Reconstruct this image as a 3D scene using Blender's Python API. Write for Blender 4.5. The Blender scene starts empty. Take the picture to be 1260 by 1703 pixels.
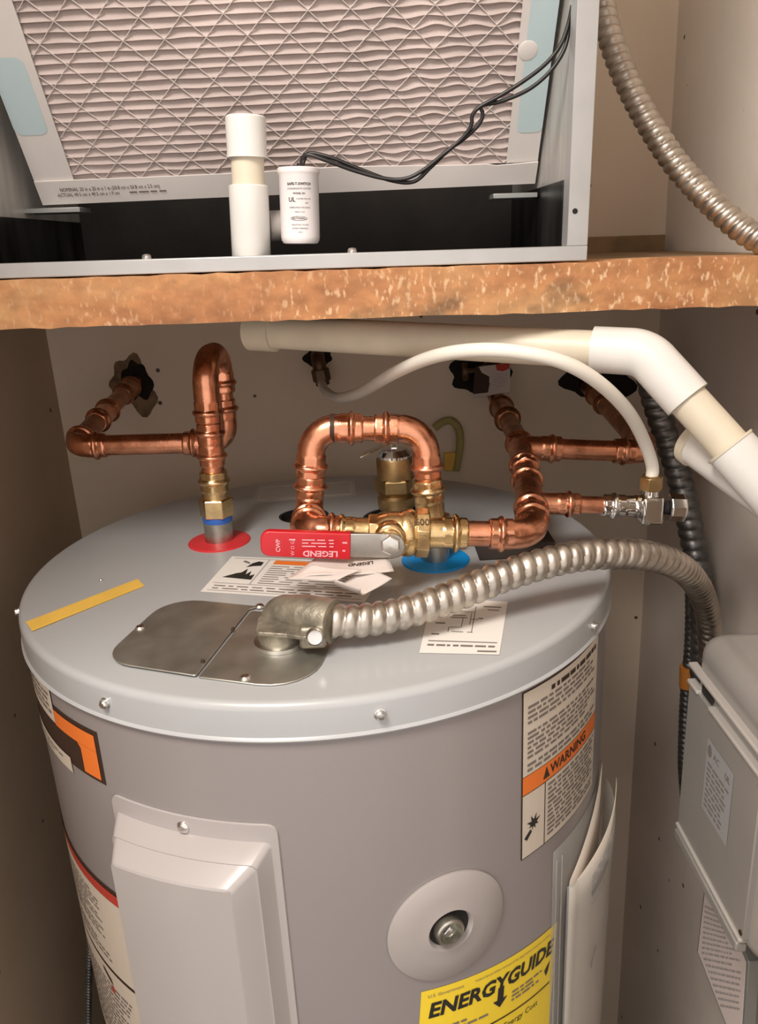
import bpy, bmesh, math, random
from mathutils import Vector, Matrix
random.seed(7)
sc = bpy.context.scene
COL = sc.collection
T = 1.20                       # height of the heater's top above the floor
PI = math.pi

# ------------------------------------------------------------------ camera
CX, CY, CZ = 0.0613, -0.7538, 0.2901 + T
PITCH, ROLL, FPX = 0.3214, -0.05107, 1340.0
IW, IH = 1260, 1703
_fwd = Vector((0, math.cos(PITCH), -math.sin(PITCH)))
_right = Vector((1, 0, 0)); _up = _right.cross(_fwd)
_r2 = math.cos(ROLL) * _right + math.sin(ROLL) * _up
_u2 = -math.sin(ROLL) * _right + math.cos(ROLL) * _up
CAM = Vector((CX, CY, CZ))
cd = bpy.data.cameras.new('camera'); cam = bpy.data.objects.new('camera', cd); COL.objects.link(cam)
M3 = Matrix((_r2, _u2, -_fwd)).transposed()
cam.matrix_world = Matrix.Translation(CAM) @ M3.to_4x4()
cd.sensor_fit = 'HORIZONTAL'; cd.sensor_width = 36.0; cd.lens = 36.0 * FPX / IW
cd.clip_start = 0.01; cd.clip_end = 50
sc.camera = cam

# ------------------------------------------------------------------ light
w = bpy.data.worlds.new('world'); sc.world = w; w.use_nodes = True
w.node_tree.nodes['Background'].inputs[0].default_value = (1.0, 0.92, 0.86, 1)
w.node_tree.nodes['Background'].inputs[1].default_value = 1.0
def area(name, loc, target, size, power, color):
    l = bpy.data.lights.new(name, 'AREA'); l.shape = 'DISK'; l.size = size; l.energy = power; l.color = color
    o = bpy.data.objects.new(name, l); COL.objects.link(o); o.location = loc
    o.rotation_euler = (Vector(target) - Vector(loc)).to_track_quat('-Z', 'Y').to_euler()
    return o
area('hall_ceiling_lamp', (-0.36, -0.95, T + 1.20), (0.05, -0.20, T - 0.2), 0.46, 16.0, (1.0, 0.93, 0.85))
sc.view_settings.view_transform = 'Standard'
sc.view_settings.look = 'None'
sc.view_settings.exposure = 0.45
sc.view_settings.gamma = 1.0
sc.view_settings.use_curve_mapping = False

# ------------------------------------------------------------------ placing helpers
def ray(px, py):
    return _fwd + _r2 * ((px - IW / 2) / FPX) + _u2 * ((IH / 2 - py) / FPX)
def aty(px, py, y):
    d = ray(px, py); return CAM + d * ((y - CY) / d.y)
def atz(px, py, z=0.0):
    d = ray(px, py); return CAM + d * ((z + T - CZ) / d.z)
def atx(px, py, x):
    d = ray(px, py); return CAM + d * ((x - CX) / d.x)
def V(x, y, z): return Vector((x, y, z))

# ------------------------------------------------------------------ materials
MATS = {}
def mat(name, col, rough=0.5, metal=0.0, var=0.0, vscale=20.0, bump=0.0, bscale=200.0, col2=None, coat=0.0, spec=0.5, stretch=None, rvar=0.0):
    if name in MATS: return MATS[name]
    m = bpy.data.materials.new(name); m.use_nodes = True; nt = m.node_tree
    b = nt.nodes['Principled BSDF']
    b.inputs['Base Color'].default_value = (*col, 1); b.inputs['Roughness'].default_value = rough
    b.inputs['Metallic'].default_value = metal; b.inputs['Specular IOR Level'].default_value = spec
    if coat: b.inputs['Coat Weight'].default_value = coat; b.inputs['Coat Roughness'].default_value = 0.15
    tc = nt.nodes.new('ShaderNodeTexCoord'); src = tc.outputs['Object']
    if stretch:
        mp = nt.nodes.new('ShaderNodeMapping'); mp.inputs['Scale'].default_value = stretch
        nt.links.new(src, mp.inputs[0]); src = mp.outputs[0]
    if var > 0 or rvar > 0:
        n = nt.nodes.new('ShaderNodeTexNoise'); n.inputs['Scale'].default_value = vscale; n.inputs['Detail'].default_value = 5
        nt.links.new(src, n.inputs['Vector'])
        if var > 0:
            r = nt.nodes.new('ShaderNodeValToRGB')
            c2 = col2 or tuple(c * (1 - var) for c in col)
            r.color_ramp.elements[0].position = 0.35; r.color_ramp.elements[1].position = 0.65
            r.color_ramp.elements[0].color = (*c2, 1); r.color_ramp.elements[1].color = (*col, 1)
            nt.links.new(n.outputs['Fac'], r.inputs[0]); nt.links.new(r.outputs[0], b.inputs['Base Color'])
        if rvar > 0:
            mr = nt.nodes.new('ShaderNodeMapRange'); mr.inputs[1].default_value = 0.3; mr.inputs[2].default_value = 0.7
            mr.inputs[3].default_value = rough - rvar; mr.inputs[4].default_value = rough + rvar
            nt.links.new(n.outputs['Fac'], mr.inputs[0]); nt.links.new(mr.outputs[0], b.inputs['Roughness'])
    if bump > 0:
        n2 = nt.nodes.new('ShaderNodeTexNoise'); n2.inputs['Scale'].default_value = bscale; n2.inputs['Detail'].default_value = 4
        nt.links.new(src, n2.inputs['Vector'])
        bp = nt.nodes.new('ShaderNodeBump'); bp.inputs['Strength'].default_value = bump; bp.inputs['Distance'].default_value = 0.002
        nt.links.new(n2.outputs['Fac'], bp.inputs['Height']); nt.links.new(bp.outputs[0], b.inputs['Normal'])
    MATS[name] = m
    return m

copper = mat('copper', (0.88, 0.40, 0.24), 0.28, 1.0, 0.28, 60, 0.06, 500, rvar=0.07)
copper_old = mat('copper_old', (0.55, 0.25, 0.13), 0.36, 1.0, 0.45, 70, 0.05, 400)
brass = mat('brass', (0.80, 0.58, 0.30), 0.26, 1.0, 0.22, 70, 0.08, 500, rvar=0.06)
brass_dull = mat('brass_dull', (0.55, 0.38, 0.18), 0.42, 1.0, 0.30, 60, 0.1, 500)
brass_dark = mat('brass_dark', (0.16, 0.10, 0.06), 0.5, 0.8, 0.4, 60)
chrome = mat('chrome', (0.82, 0.82, 0.82), 0.10, 1.0)
galv = mat('galvanized_flex', (0.58, 0.525, 0.46), 0.42, 1.0, 0.25, 90, rvar=0.08)
galv_dark = mat('dark_flex', (0.25, 0.25, 0.25), 0.38, 0.85, 0.4, 80)
zinc = mat('cast_zinc', (0.38, 0.345, 0.275), 0.45, 0.7, 0.45, 70, 0.4, 160)
nickel = mat('nickel_nipple', (0.55, 0.54, 0.48), 0.35, 1.0, 0.25, 80)
steel = mat('cover_steel', (0.52, 0.505, 0.445), 0.40, 0.85, 0.25, 25, 0.04, 60, rvar=0.05)
steel_lever = mat('lever_steel', (0.55, 0.53, 0.50), 0.33, 1.0, 0.1, 80)
screwm = mat('screw_zinc', (0.75, 0.74, 0.72), 0.28, 1.0)
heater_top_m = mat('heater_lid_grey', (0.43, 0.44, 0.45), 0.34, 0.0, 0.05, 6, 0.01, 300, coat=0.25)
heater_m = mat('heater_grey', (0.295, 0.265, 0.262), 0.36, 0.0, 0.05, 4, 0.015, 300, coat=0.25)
panel_m = mat('panel_grey_plastic', (0.43, 0.395, 0.385), 0.33, 0.0, 0.04, 8, coat=0.2)
disc_m = mat('port_plastic', (0.40, 0.36, 0.345), 0.40, 0.0, 0.05, 20)
pvc = mat('pvc_white', (0.76, 0.745, 0.715), 0.32, 0.0, 0.03, 30)
pvc_old = mat('pvc_cream', (0.74, 0.67, 0.53), 0.42, 0.0, 0.10, 25, 0.02, 200)
tube_m = mat('tube_white', (0.82, 0.78, 0.70), 0.38, 0.0, 0.03, 20)
switch_m = mat('switch_white', (0.82, 0.78, 0.78), 0.35)
redm = mat('red_plastic', (0.70, 0.035, 0.045), 0.35, coat=0.2)
red_grip = mat('red_vinyl', (0.58, 0.008, 0.018), 0.38, 0.0, 0.1, 60, coat=0.2)
bluem = mat('blue_plastic', (0.0, 0.30, 0.80), 0.35)
blue_tape = mat('blue_seal', (0.03, 0.13, 0.50), 0.4)
yellow_tape = mat('yellow_tape', (0.86, 0.54, 0.10), 0.55, 0.0, 0.08, 40)
yellow_dull = mat('yellow_tag_plastic', (0.42, 0.36, 0.13), 0.6, 0.0, 0.2, 30)
paper = mat('label_white', (0.80, 0.77, 0.73), 0.5)
paper_tan = mat('label_tan', (0.66, 0.58, 0.48), 0.5)
ink = mat('ink_black', (0.02, 0.018, 0.016), 0.5)
ink_soft = mat('ink_grey', (0.20, 0.165, 0.15), 0.6)
ink_pale = mat('ink_pale', (0.42, 0.40, 0.38), 0.6)
ink_brown = mat('ink_brown', (0.05, 0.026, 0.018), 0.5, spec=0.3)
orange = mat('label_orange', (0.85, 0.20, 0.03), 0.5)
redink = mat('label_red', (0.50, 0.05, 0.03), 0.5)
pinkink = mat('handle_print', (0.85, 0.40, 0.45), 0.5)
energy_y = mat('energy_yellow', (0.90, 0.66, 0.04), 0.45)
ghost = mat('clear_sticker', (0.62, 0.62, 0.60), 0.25)
black = mat('black_foam', (0.012, 0.010, 0.009), 0.9)
foam_brown = mat('brown_foam', (0.045, 0.032, 0.026), 0.85)
wire_m = mat('wire_black', (0.012, 0.010, 0.010), 0.38)
cab_metal = mat('cabinet_grey', (0.50, 0.50, 0.50), 0.34, 0.35, 0.08, 30, 0.02, 200)
foil = mat('foil_liner', (0.60, 0.58, 0.55), 0.36, 0.25, 0.25, 60, 0.5, 40, stretch=(1, 1, 0.12))
liner_dark = mat('dark_liner', (0.030, 0.024, 0.020), 0.75, 0.0, 0.4, 20, 0.3, 80)
bracket_m = mat('bracket_grey', (0.33, 0.34, 0.33), 0.4, 0.5)
media = mat('filter_media', (0.60, 0.50, 0.47), 0.9, 0.0, 0.16, 14, 0.2, 900)
media_mesh = mat('filter_lattice', (0.74, 0.67, 0.64), 0.6)
card = mat('filter_card', (0.78, 0.73, 0.70), 0.65, 0.0, 0.05, 20)
card_blue = mat('filter_print_blue', (0.55, 0.68, 0.71), 0.6)
box_m = mat('box_grey_enamel', (0.31, 0.29, 0.27), 0.28, 0.0, 0.06, 20, 0.05, 120, coat=0.4)
box_edge = mat('box_edge_pale', (0.45, 0.42, 0.39), 0.35)  # cover ridges, paler than the box itself
hole_m = mat('wall_hole_dark', (0.012, 0.008, 0.006), 0.95)
stain_m = mat('wall_stain', (0.30, 0.20, 0.12), 0.95, 0.0, 0.5, 60)
tagpaper = mat('tag_paper', (0.62, 0.55, 0.51), 0.6, 0.0, 0.08, 40)
floor_m = mat('concrete_floor', (0.10, 0.085, 0.07), 0.8, 0.0, 0.3, 8, 0.2, 60)
orange_band = mat('orange_bushing', (0.62, 0.22, 0.04), 0.5)

def wall_mat(name, col, col2):
    m = mat(name, col, 0.75, 0.0, 0.1, 5, 0.25, 60, col2=col2, spec=0.3)
    nt = m.node_tree; b = nt.nodes['Principled BSDF']
    # small specks of chipped paint
    tc = nt.nodes.new('ShaderNodeTexCoord'); vo = nt.nodes.new('ShaderNodeTexVoronoi'); vo.inputs['Scale'].default_value = 16
    nt.links.new(tc.outputs['Object'], vo.inputs['Vector'])
    r = nt.nodes.new('ShaderNodeValToRGB'); r.color_ramp.elements[0].position = 0.045; r.color_ramp.elements[1].position = 0.065
    r.color_ramp.elements[0].color = (1, 1, 1, 1); r.color_ramp.elements[1].color = (0, 0, 0, 1)
    nt.links.new(vo.outputs['Distance'], r.inputs[0])
    mx = nt.nodes.new('ShaderNodeMixRGB'); mx.inputs[2].default_value = (0.10, 0.07, 0.05, 1)
    old = b.inputs['Base Color'].links[0].from_socket
    nt.links.new(old, mx.inputs[1]); nt.links.new(r.outputs[0], mx.inputs[0]); nt.links.new(mx.outputs[0], b.inputs['Base Color'])
    return m
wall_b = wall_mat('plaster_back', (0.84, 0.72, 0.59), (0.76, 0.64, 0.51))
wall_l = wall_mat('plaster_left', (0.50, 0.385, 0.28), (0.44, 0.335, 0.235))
wall_r = wall_mat('plaster_right', (0.80, 0.715, 0.64), (0.72, 0.64, 0.565))

def wood_mat():
    m = bpy.data.materials.new('rough_wood'); m.use_nodes = True; nt = m.node_tree; b = nt.nodes['Principled BSDF']
    b.inputs['Roughness'].default_value = 0.7
    tc = nt.nodes.new('ShaderNodeTexCoord')
    def noise(scale, strv, rot=(0, 0, 0), detail=4):
        mp = nt.nodes.new('ShaderNodeMapping'); mp.inputs['Scale'].default_value = strv; mp.inputs['Rotation'].default_value = rot
        nt.links.new(tc.outputs['Object'], mp.inputs[0])
        n = nt.nodes.new('ShaderNodeTexNoise'); n.inputs['Scale'].default_value = scale; n.inputs['Detail'].default_value = detail
        nt.links.new(mp.outputs[0], n.inputs['Vector']); return n.outputs['Fac']
    def ramp(f, stops):
        r = nt.nodes.new('ShaderNodeValToRGB')
        while len(r.color_ramp.elements) < len(stops): r.color_ramp.elements.new(0.5)
        for e, (p, c) in zip(r.color_ramp.elements, stops): e.position = p; e.color = (*c, 1)
        nt.links.new(f, r.inputs[0]); return r.outputs[0]
    def mix(fac, a, c):
        x = nt.nodes.new('ShaderNodeMixRGB'); nt.links.new(fac, x.inputs[0]); nt.links.new(a, x.inputs[1])
        if isinstance(c, tuple): x.inputs[2].default_value = (*c, 1)
        else: nt.links.new(c, x.inputs[2])
        return x.outputs[0]
    base = ramp(noise(9, (1, 1, 2.5)), [(0.3, (0.31, 0.125, 0.05)), (0.5, (0.47, 0.215, 0.088)), (0.7, (0.52, 0.29, 0.13))])
    fine = ramp(noise(70, (0.8, 1, 1.4)), [(0.35, (0.55, 0.50, 0.46)), (0.62, (1.15, 1.12, 1.08))])
    bm_ = nt.nodes.new('ShaderNodeMixRGB'); bm_.blend_type = 'MULTIPLY'; bm_.inputs[0].default_value = 0.45
    nt.links.new(base, bm_.inputs[1]); nt.links.new(fine, bm_.inputs[2]); base = bm_.outputs[0]
    # pale torn flakes, leaning, denser on the left half
    fl = ramp(noise(190, (1.4, 1, 0.7), (0, -0.7, 0), 3), [(0.56, (0, 0, 0)), (0.68, (1, 1, 1))])
    patch = ramp(noise(6, (1, 1, 1)), [(0.38, (0.10, 0.10, 0.10)), (0.58, (0.9, 0.9, 0.9))])
    mm = nt.nodes.new('ShaderNodeMixRGB'); mm.blend_type = 'MULTIPLY'; mm.inputs[0].default_value = 1
    nt.links.new(fl, mm.inputs[1]); nt.links.new(patch, mm.inputs[2])
    c = mix(mm.outputs[0], base, (0.74, 0.50, 0.30))
    dk = ramp(noise(17, (1, 1, 1.3)), [(0.60, (0, 0, 0)), (0.70, (0.75, 0.75, 0.75))])
    c = mix(dk, c, (0.12, 0.07, 0.035))
    nt.links.new(c, b.inputs['Base Color'])
    bp = nt.nodes.new('ShaderNodeBump'); bp.inputs['Strength'].default_value = 0.5; bp.inputs['Distance'].default_value = 0.002
    nt.links.new(noise(90, (1.3, 1, 0.8), (0, -0.6, 0)), bp.inputs['Height']); nt.links.new(bp.outputs[0], b.inputs['Normal'])
    return m
wood = wood_mat()
wood_dark = mat('ledger_wood', (0.30, 0.19, 0.10), 0.8, 0.0, 0.35, 25, 0.4, 60)

def clear_mat():
    m = bpy.data.materials.new('clear_plastic'); m.use_nodes = True; nt = m.node_tree; nt.nodes.clear()
    o = nt.nodes.new('ShaderNodeOutputMaterial'); mx = nt.nodes.new('ShaderNodeMixShader')
    t = nt.nodes.new('ShaderNodeBsdfTransparent'); g = nt.nodes.new('ShaderNodeBsdfPrincipled')
    t.inputs[0].default_value = (0.95, 0.95, 0.94, 1)
    g.inputs['Base Color'].default_value = (0.75, 0.73, 0.70, 1); g.inputs['Roughness'].default_value = 0.16
    mx.inputs[0].default_value = 0.20
    nt.links.new(t.outputs[0], mx.inputs[1]); nt.links.new(g.outputs[0], mx.inputs[2]); nt.links.new(mx.outputs[0], o.inputs[0])
    return m
clear = clear_mat()

# ------------------------------------------------------------------ object helpers
def link(name, me, parent=None):
    o = bpy.data.objects.new(name, me); COL.objects.link(o)
    if parent is not None:
        o.parent = parent
        o.matrix_parent_inverse = Matrix.Identity(4)
        o.location = Vector(o.location) - world_loc(parent)
    return o
def world_loc(o):
    l = Vector((0, 0, 0))
    while o is not None: l = l + Vector(o.location); o = o.parent
    return l
def mesh_obj(name, verts, faces, material, parent=None, smooth=False, mids=None):
    """verts are in world coordinates; parents are never rotated or scaled"""
    base = Vector(verts[0]) if parent is None else world_loc(parent)
    if parent is None:
        n = len(verts); zmin = min(v[2] for v in verts)
        base = Vector((sum(v[0] for v in verts) / n, sum(v[1] for v in verts) / n, zmin))
    me = bpy.data.meshes.new(name)
    me.from_pydata([tuple(Vector(v) - base) for v in verts], [], faces)
    ms = material if isinstance(material, list) else [material]
    for m in ms: me.materials.append(m)
    if mids: me.polygons.foreach_set('material_index', mids)
    if smooth: me.polygons.foreach_set('use_smooth', [True] * len(me.polygons))
    me.update()
    o = bpy.data.objects.new(name, me); COL.objects.link(o)
    if parent is None: o.location = base
    else: o.parent = parent
    return o
def thing(name, label, cat, loc, group=None):
    o = bpy.data.objects.new(name, None); COL.objects.link(o); o.location = loc; o.empty_display_size = 0.02
    tag(o, label, cat, group); return o
def tag(o, label=None, cat=None, group=None, kind=None):
    if label: o['label'] = label
    if cat: o['category'] = cat
    if group: o['group'] = group
    if kind: o['kind'] = kind
    return o
def shade_auto(o, ang=35):
    me = o.data
    me.polygons.foreach_set('use_smooth', [True] * len(me.polygons))
    bm = bmesh.new(); bm.from_mesh(me)
    bmesh.ops.recalc_face_normals(bm, faces=bm.faces)
    for e in bm.edges:
        if len(e.link_faces) == 2 and e.calc_face_angle(0) > math.radians(ang): e.smooth = False
    bm.to_mesh(me); bm.free(); return o

class MB:
    """collects boxes, sweeps, lathes in world coordinates -> one mesh object"""
    def __init__(s): s.v = []; s.f = []; s.m = []; s.mats = []
    def mi(s, m):
        if m not in s.mats: s.mats.append(m)
        return s.mats.index(m)
    def add(s, verts, faces, m):
        o = len(s.v); k = s.mi(m); s.v += [Vector(v) for v in verts]
        s.f += [tuple(i + o for i in f) for f in faces]; s.m += [k] * len(faces)
    def build(s, name, parent=None, ang=35, bevel=0, seg=2):
        o = mesh_obj(name, s.v, s.f, s.mats, parent, False, s.m)
        shade_auto(o, ang)
        if bevel:
            b = o.modifiers.new('bevel', 'BEVEL'); b.width = bevel; b.segments = seg; b.limit_method = 'ANGLE'; b.angle_limit = math.radians(40)
            b.harden_normals = False
        return o
    def box(s, x0, x1, y0, y1, z0, z1, m, f=None):
        vs = [Vector((x, y, z)) for z in (z0, z1) for y in (y0, y1) for x in (x0, x1)]
        if f: vs = [f(v) for v in vs]
        s.add(vs, [(0, 2, 3, 1), (4, 5, 7, 6), (0, 1, 5, 4), (2, 6, 7, 3), (0, 4, 6, 2), (1, 3, 7, 5)], m)
    def sweep(s, path, rad, m, n=20, caps=True, inner=None):
        v, f = sweep(path, rad, n, caps); s.add(v, f, m)
    def lathe(s, prof, m, origin=(0, 0, 0), axis=(0, 0, 1), n=32, sides=None, f=None, ref=None):
        """prof: list of (r, h); sides -> polygonal"""
        ax = Vector(axis).normalized(); o = Vector(origin)
        a = Vector(ref) if ref else (Vector((0, 0, 1)) if abs(ax.z) < 0.9 else Vector((1, 0, 0)))
        e1 = (a - ax * a.dot(ax)).normalized(); e2 = ax.cross(e1)
        n = sides or n; vs = []; fs = []
        for r, h in prof:
            for k in range(n):
                t = 2 * PI * k / n
                vs.append(o + ax * h + (e1 * math.cos(t) + e2 * math.sin(t)) * max(r, 1e-5))
        for i in range(len(prof) - 1):
            for k in range(n):
                k2 = (k + 1) % n
                fs.append((i * n + k, i * n + k2, (i + 1) * n + k2, (i + 1) * n + k))
        fs.append(tuple(range(n))[::-1]); L = (len(prof) - 1) * n; fs.append(tuple(range(L, L + n)))
        if f: vs = [f(v) for v in vs]
        s.add(vs, fs, m)
    def prism(s, poly, thick, m, f=None):
        """poly: 3D points in order (planar), extruded by vector thick"""
        n = len(poly); t = Vector(thick)
        vs = [Vector(p) for p in poly] + [Vector(p) + t for p in poly]
        if f: vs = [f(v) for v in vs]
        s.add(vs, [tuple(range(n))[::-1], tuple(range(n, 2 * n))] + [(i, (i + 1) % n, n + (i + 1) % n, n + i) for i in range(n)], m)

def arclen(path):
    S = [0.0]
    for a, b in zip(path, path[1:]): S.append(S[-1] + (Vector(b) - Vector(a)).length)
    return S
def sweep(path, rad, n=20, caps=True):
    P = [Vector(p) for p in path]; N = len(P); S = arclen(P)
    Tn = []
    for i in range(N):
        a = P[max(0, i - 1)]; b = P[min(N - 1, i + 1)]; Tn.append((b - a).normalized())
    t = Tn[0]; a = Vector((0, 0, 1)) if abs(t.z) < 0.8 else Vector((0, -1, 0))
    e = (a - t * a.dot(t)).normalized()
    vs = []; fs = []
    for i in range(N):
        t = Tn[i]; e = (e - t * e.dot(t)).normalized(); g = t.cross(e)
        for k in range(n):
            th = 2 * PI * k / n
            r = rad(S[i], th) if callable(rad) else (rad[i] if isinstance(rad, (list, tuple)) else rad)
            vs.append(P[i] + (e * math.cos(th) + g * math.sin(th)) * r)
    for i in range(N - 1):
        for k in range(n):
            k2 = (k + 1) % n
            fs.append((i * n + k, i * n + k2, (i + 1) * n + k2, (i + 1) * n + k))
    if caps: fs.append(tuple(range(n))[::-1]); fs.append(tuple(range((N - 1) * n, N * n)))
    return vs, fs
def fillet(pts, r, step=0.0012):
    """dense path along a polyline with rounded corners"""
    P = [Vector(p) for p in pts]; out = []
    def seg(a, b):
        L = (b - a).length; k = max(1, int(L / step))
        for i in range(k): out.append(a + (b - a) * (i / k))
    cur = P[0]
    for i in range(1, len(P) - 1):
        d1 = (P[i] - P[i - 1]).normalized(); d2 = (P[i + 1] - P[i]).normalized()
        ang = d1.angle(d2)
        if ang < 0.02: continue
        rr = r[i - 1] if isinstance(r, (list, tuple)) else r
        tl = min(rr * math.tan(ang / 2), 0.49 * (P[i] - P[i - 1]).length, 0.49 * (P[i + 1] - P[i]).length); rr = tl / math.tan(ang / 2)
        a = P[i] - d1 * tl; b = P[i] + d2 * tl
        seg(cur, a)
        nrm = (d2 - d1 * d1.dot(d2)).normalized(); c = a + nrm * rr
        k = max(4, int(rr * ang / step))
        for j in range(k):
            t = ang * j / k; out.append(c - nrm * rr * math.cos(t) + d1 * rr * math.sin(t))
        cur = b
    seg(cur, P[-1]); out.append(P[-1])
    return out
def spline(pts, step=0.003):
    P = [Vector(p) for p in pts]; P = [P[0] * 2 - P[1]] + P + [P[-1] * 2 - P[-2]]; out = []
    for i in range(1, len(P) - 2):
        a, b, c, d = P[i - 1:i + 3]; n = max(2, int((c - b).length / step * 3))
        for j in range(n):
            t = j / n
            out.append(0.5 * (2 * b + (c - a) * t + (2 * a - 5 * b + 4 * c - d) * t * t + (3 * b - a - 3 * c + d) * t ** 3))
    out.append(P[-2])
    # even out
    S = arclen(out); n = max(2, int(S[-1] / step)); res = []; j = 0
    for i in range(n + 1):
        s = S[-1] * i / n
        while j < len(S) - 2 and S[j + 1] < s: j += 1
        f = (s - S[j]) / max(1e-9, S[j + 1] - S[j]); res.append(out[j] + (out[j + 1] - out[j]) * min(1, f))
    return res
def sub(path, s0, s1):
    S = arclen(path); return [p for p, s in zip(path, S) if s0 - 1e-6 <= s <= s1 + 1e-6]

TUBE_R = 0.0111
def press_radius(total, rb=0.0123, both=True, bead=0.0154):
    """a press fitting: sleeve, hex-crimped lands beside a round bead at each end"""
    def hexr(th, r): 
        a = (th % (PI / 3)) - PI / 6
        return min(r * 1.03, r * 0.955 / math.cos(a))
    def f(s, th):
        d = min(s, total - s) if both else s
        if d < 0.0008: return rb * 0.95
        if d < 0.0075: return hexr(th, rb * 1.04)
        if d < 0.0135:
            q = (d - 0.0075) / 0.006; return rb + (bead - rb) * math.sin(PI * q) ** 0.7
        if d < 0.0215: return hexr(th, rb * 1.04)
        return rb
    return f
def fitting(name, path, parent, m, rb=0.0123, both=True, bead=0.0154):
    S = arclen(path)[-1]
    mb = MB(); mb.sweep(path, press_radius(S, rb, both, bead), m, n=36); return mb.build(name, parent, 50)
def tube(name, path, r, parent, m, n=24):
    mb = MB(); mb.sweep(path, r, m, n=n); return mb.build(name, parent, 50)
def elbow(name, a, c, b, parent, m, leg=0.034, rad=0.019, **k):
    a, b, c = Vector(a), Vector(b), Vector(c)
    p = fillet([c + (a - c).normalized() * leg, c, c + (b - c).normalized() * leg], rad)
    return fitting(name, p, parent, m, **k)
def straight(a, b, step=0.0012):
    a, b = Vector(a), Vector(b); n = max(2, int((b - a).length / step)); return [a + (b - a) * (i / n) for i in range(n + 1)]
def run(a, b, ta=.026, tb=.026):
    a, b = Vector(a), Vector(b); d = (b - a).normalized(); return straight(a + d * ta, b - d * tb)
def lerp(a, b, t): return Vector(a) + (Vector(b) - Vector(a)) * t

# ------------------------------------------------------------------ print on labels
def text_geo(s, size, bold=0.0, shear=0.0, sx=1.0):
    c = bpy.data.curves.new('t', 'FONT'); c.body = s; c.size = size; c.align_x = 'CENTER'; c.align_y = 'CENTER'; c.resolution_u = 2
    c.offset = bold * size; c.shear = shear
    o = bpy.data.objects.new('t', c); me = bpy.data.meshes.new_from_object(o)
    vs = [(v.co.x * sx, v.co.y) for v in me.vertices]; fs = [tuple(p.vertices) for p in me.polygons]
    bpy.data.objects.remove(o); bpy.data.curves.remove(c); bpy.data.meshes.remove(me)
    return vs, fs
class Print:
    """flat print laid on a surface by fmap(s, t, h)"""
    def __init__(self, fmap, ds=0.01): self.f = fmap; self.mb = MB(); self.ds = ds; self.h = 0.0003
    def rect(self, s0, t0, s1, t1, m, h=None):
        h = self.h if h is None else h
        n = max(1, int(math.ceil(abs(s1 - s0) / self.ds))); k = max(1, int(math.ceil(abs(t1 - t0) / (self.ds * 3))))
        vs = [self.f(s0 + (s1 - s0) * i / n, t0 + (t1 - t0) * j / k, h) for j in range(k + 1) for i in range(n + 1)]
        fs = [(j * (n + 1) + i, j * (n + 1) + i + 1, (j + 1) * (n + 1) + i + 1, (j + 1) * (n + 1) + i) for j in range(k) for i in range(n)]
        self.mb.add(vs, fs, m)
    def poly(self, pts, m, h=None):
        h = self.h if h is None else h
        self.mb.add([self.f(s, t, h) for s, t in pts], [tuple(range(len(pts)))], m)
    def text(self, s, cx, cy, size, m, h=None, rot=0.0, **k):
        h = self.h if h is None else h
        vs, fs = text_geo(s, size, **k); c, q = math.cos(rot), math.sin(rot)
        self.mb.add([self.f(cx + x * c - y * q, cy + x * q + y * c, h) for x, y in vs], fs, m)
    def lines(self, s0, s1, t0, t1, n, m, thick=0.55, ragged=0.25, h=None, word=0.012, seed=1):
        """rows of unreadable small print: broken strokes"""
        R = random.Random(seed); dt = (t1 - t0) / n
        for i in range(n):
            t = t0 + dt * (i + 0.5); end = s1 - (s1 - s0) * ragged * R.random() * (1 if R.random() < 0.6 else 0.1); s = s0
            while s < end - word * 0.2:
                L = word * R.uniform(0.35, 1.3); e = min(end, s + L)
                self.rect(s, t - abs(dt) * thick / 2, e, t + abs(dt) * thick / 2, m, h); s = e + word * R.uniform(0.16, 0.3)
    def build(self, name, parent):
        o = mesh_obj(name, self.mb.v, self.mb.f, self.mb.mats, parent, False, self.mb.m); return o

# ================================================================== THE SETTING
YB, XL, XR = 0.385, -0.384, 0.464
ZC = 2.55
def slab(name, x0, x1, y0, y1, z0, z1, m):
    mb = MB(); mb.box(x0, x1, y0, y1, z0, z1, m); o = mb.build(name); tag(o, kind='structure'); return o
floor = slab('floor', -2.2, 2.2, -2.6, 0.55, -0.06, 0.0, floor_m)
wall_back = slab('wall_back', XL - 0.1, XR + 0.1, YB, YB + 0.1, 0, ZC, wall_b)
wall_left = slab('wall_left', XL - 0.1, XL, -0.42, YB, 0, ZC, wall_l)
wall_right = slab('wall_right', XR, XR + 0.1, -0.42, YB, 0, ZC, wall_r)
added_jamb_left = slab('added_jamb_left', -1.6, -0.31, -0.50, -0.42, 0, ZC, wall_r)  # unseen jamb, added to keep fill light off the left wall
added_jamb_right = slab('added_jamb_right', 0.31, 1.6, -0.50, -0.42, 0, ZC, wall_r)  # its unseen partner, added to darken the gap right of the tank
ceiling = slab('ceiling', -2.2, 2.2, -1.6, 0.55, ZC, ZC + 0.05, wall_r)

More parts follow.
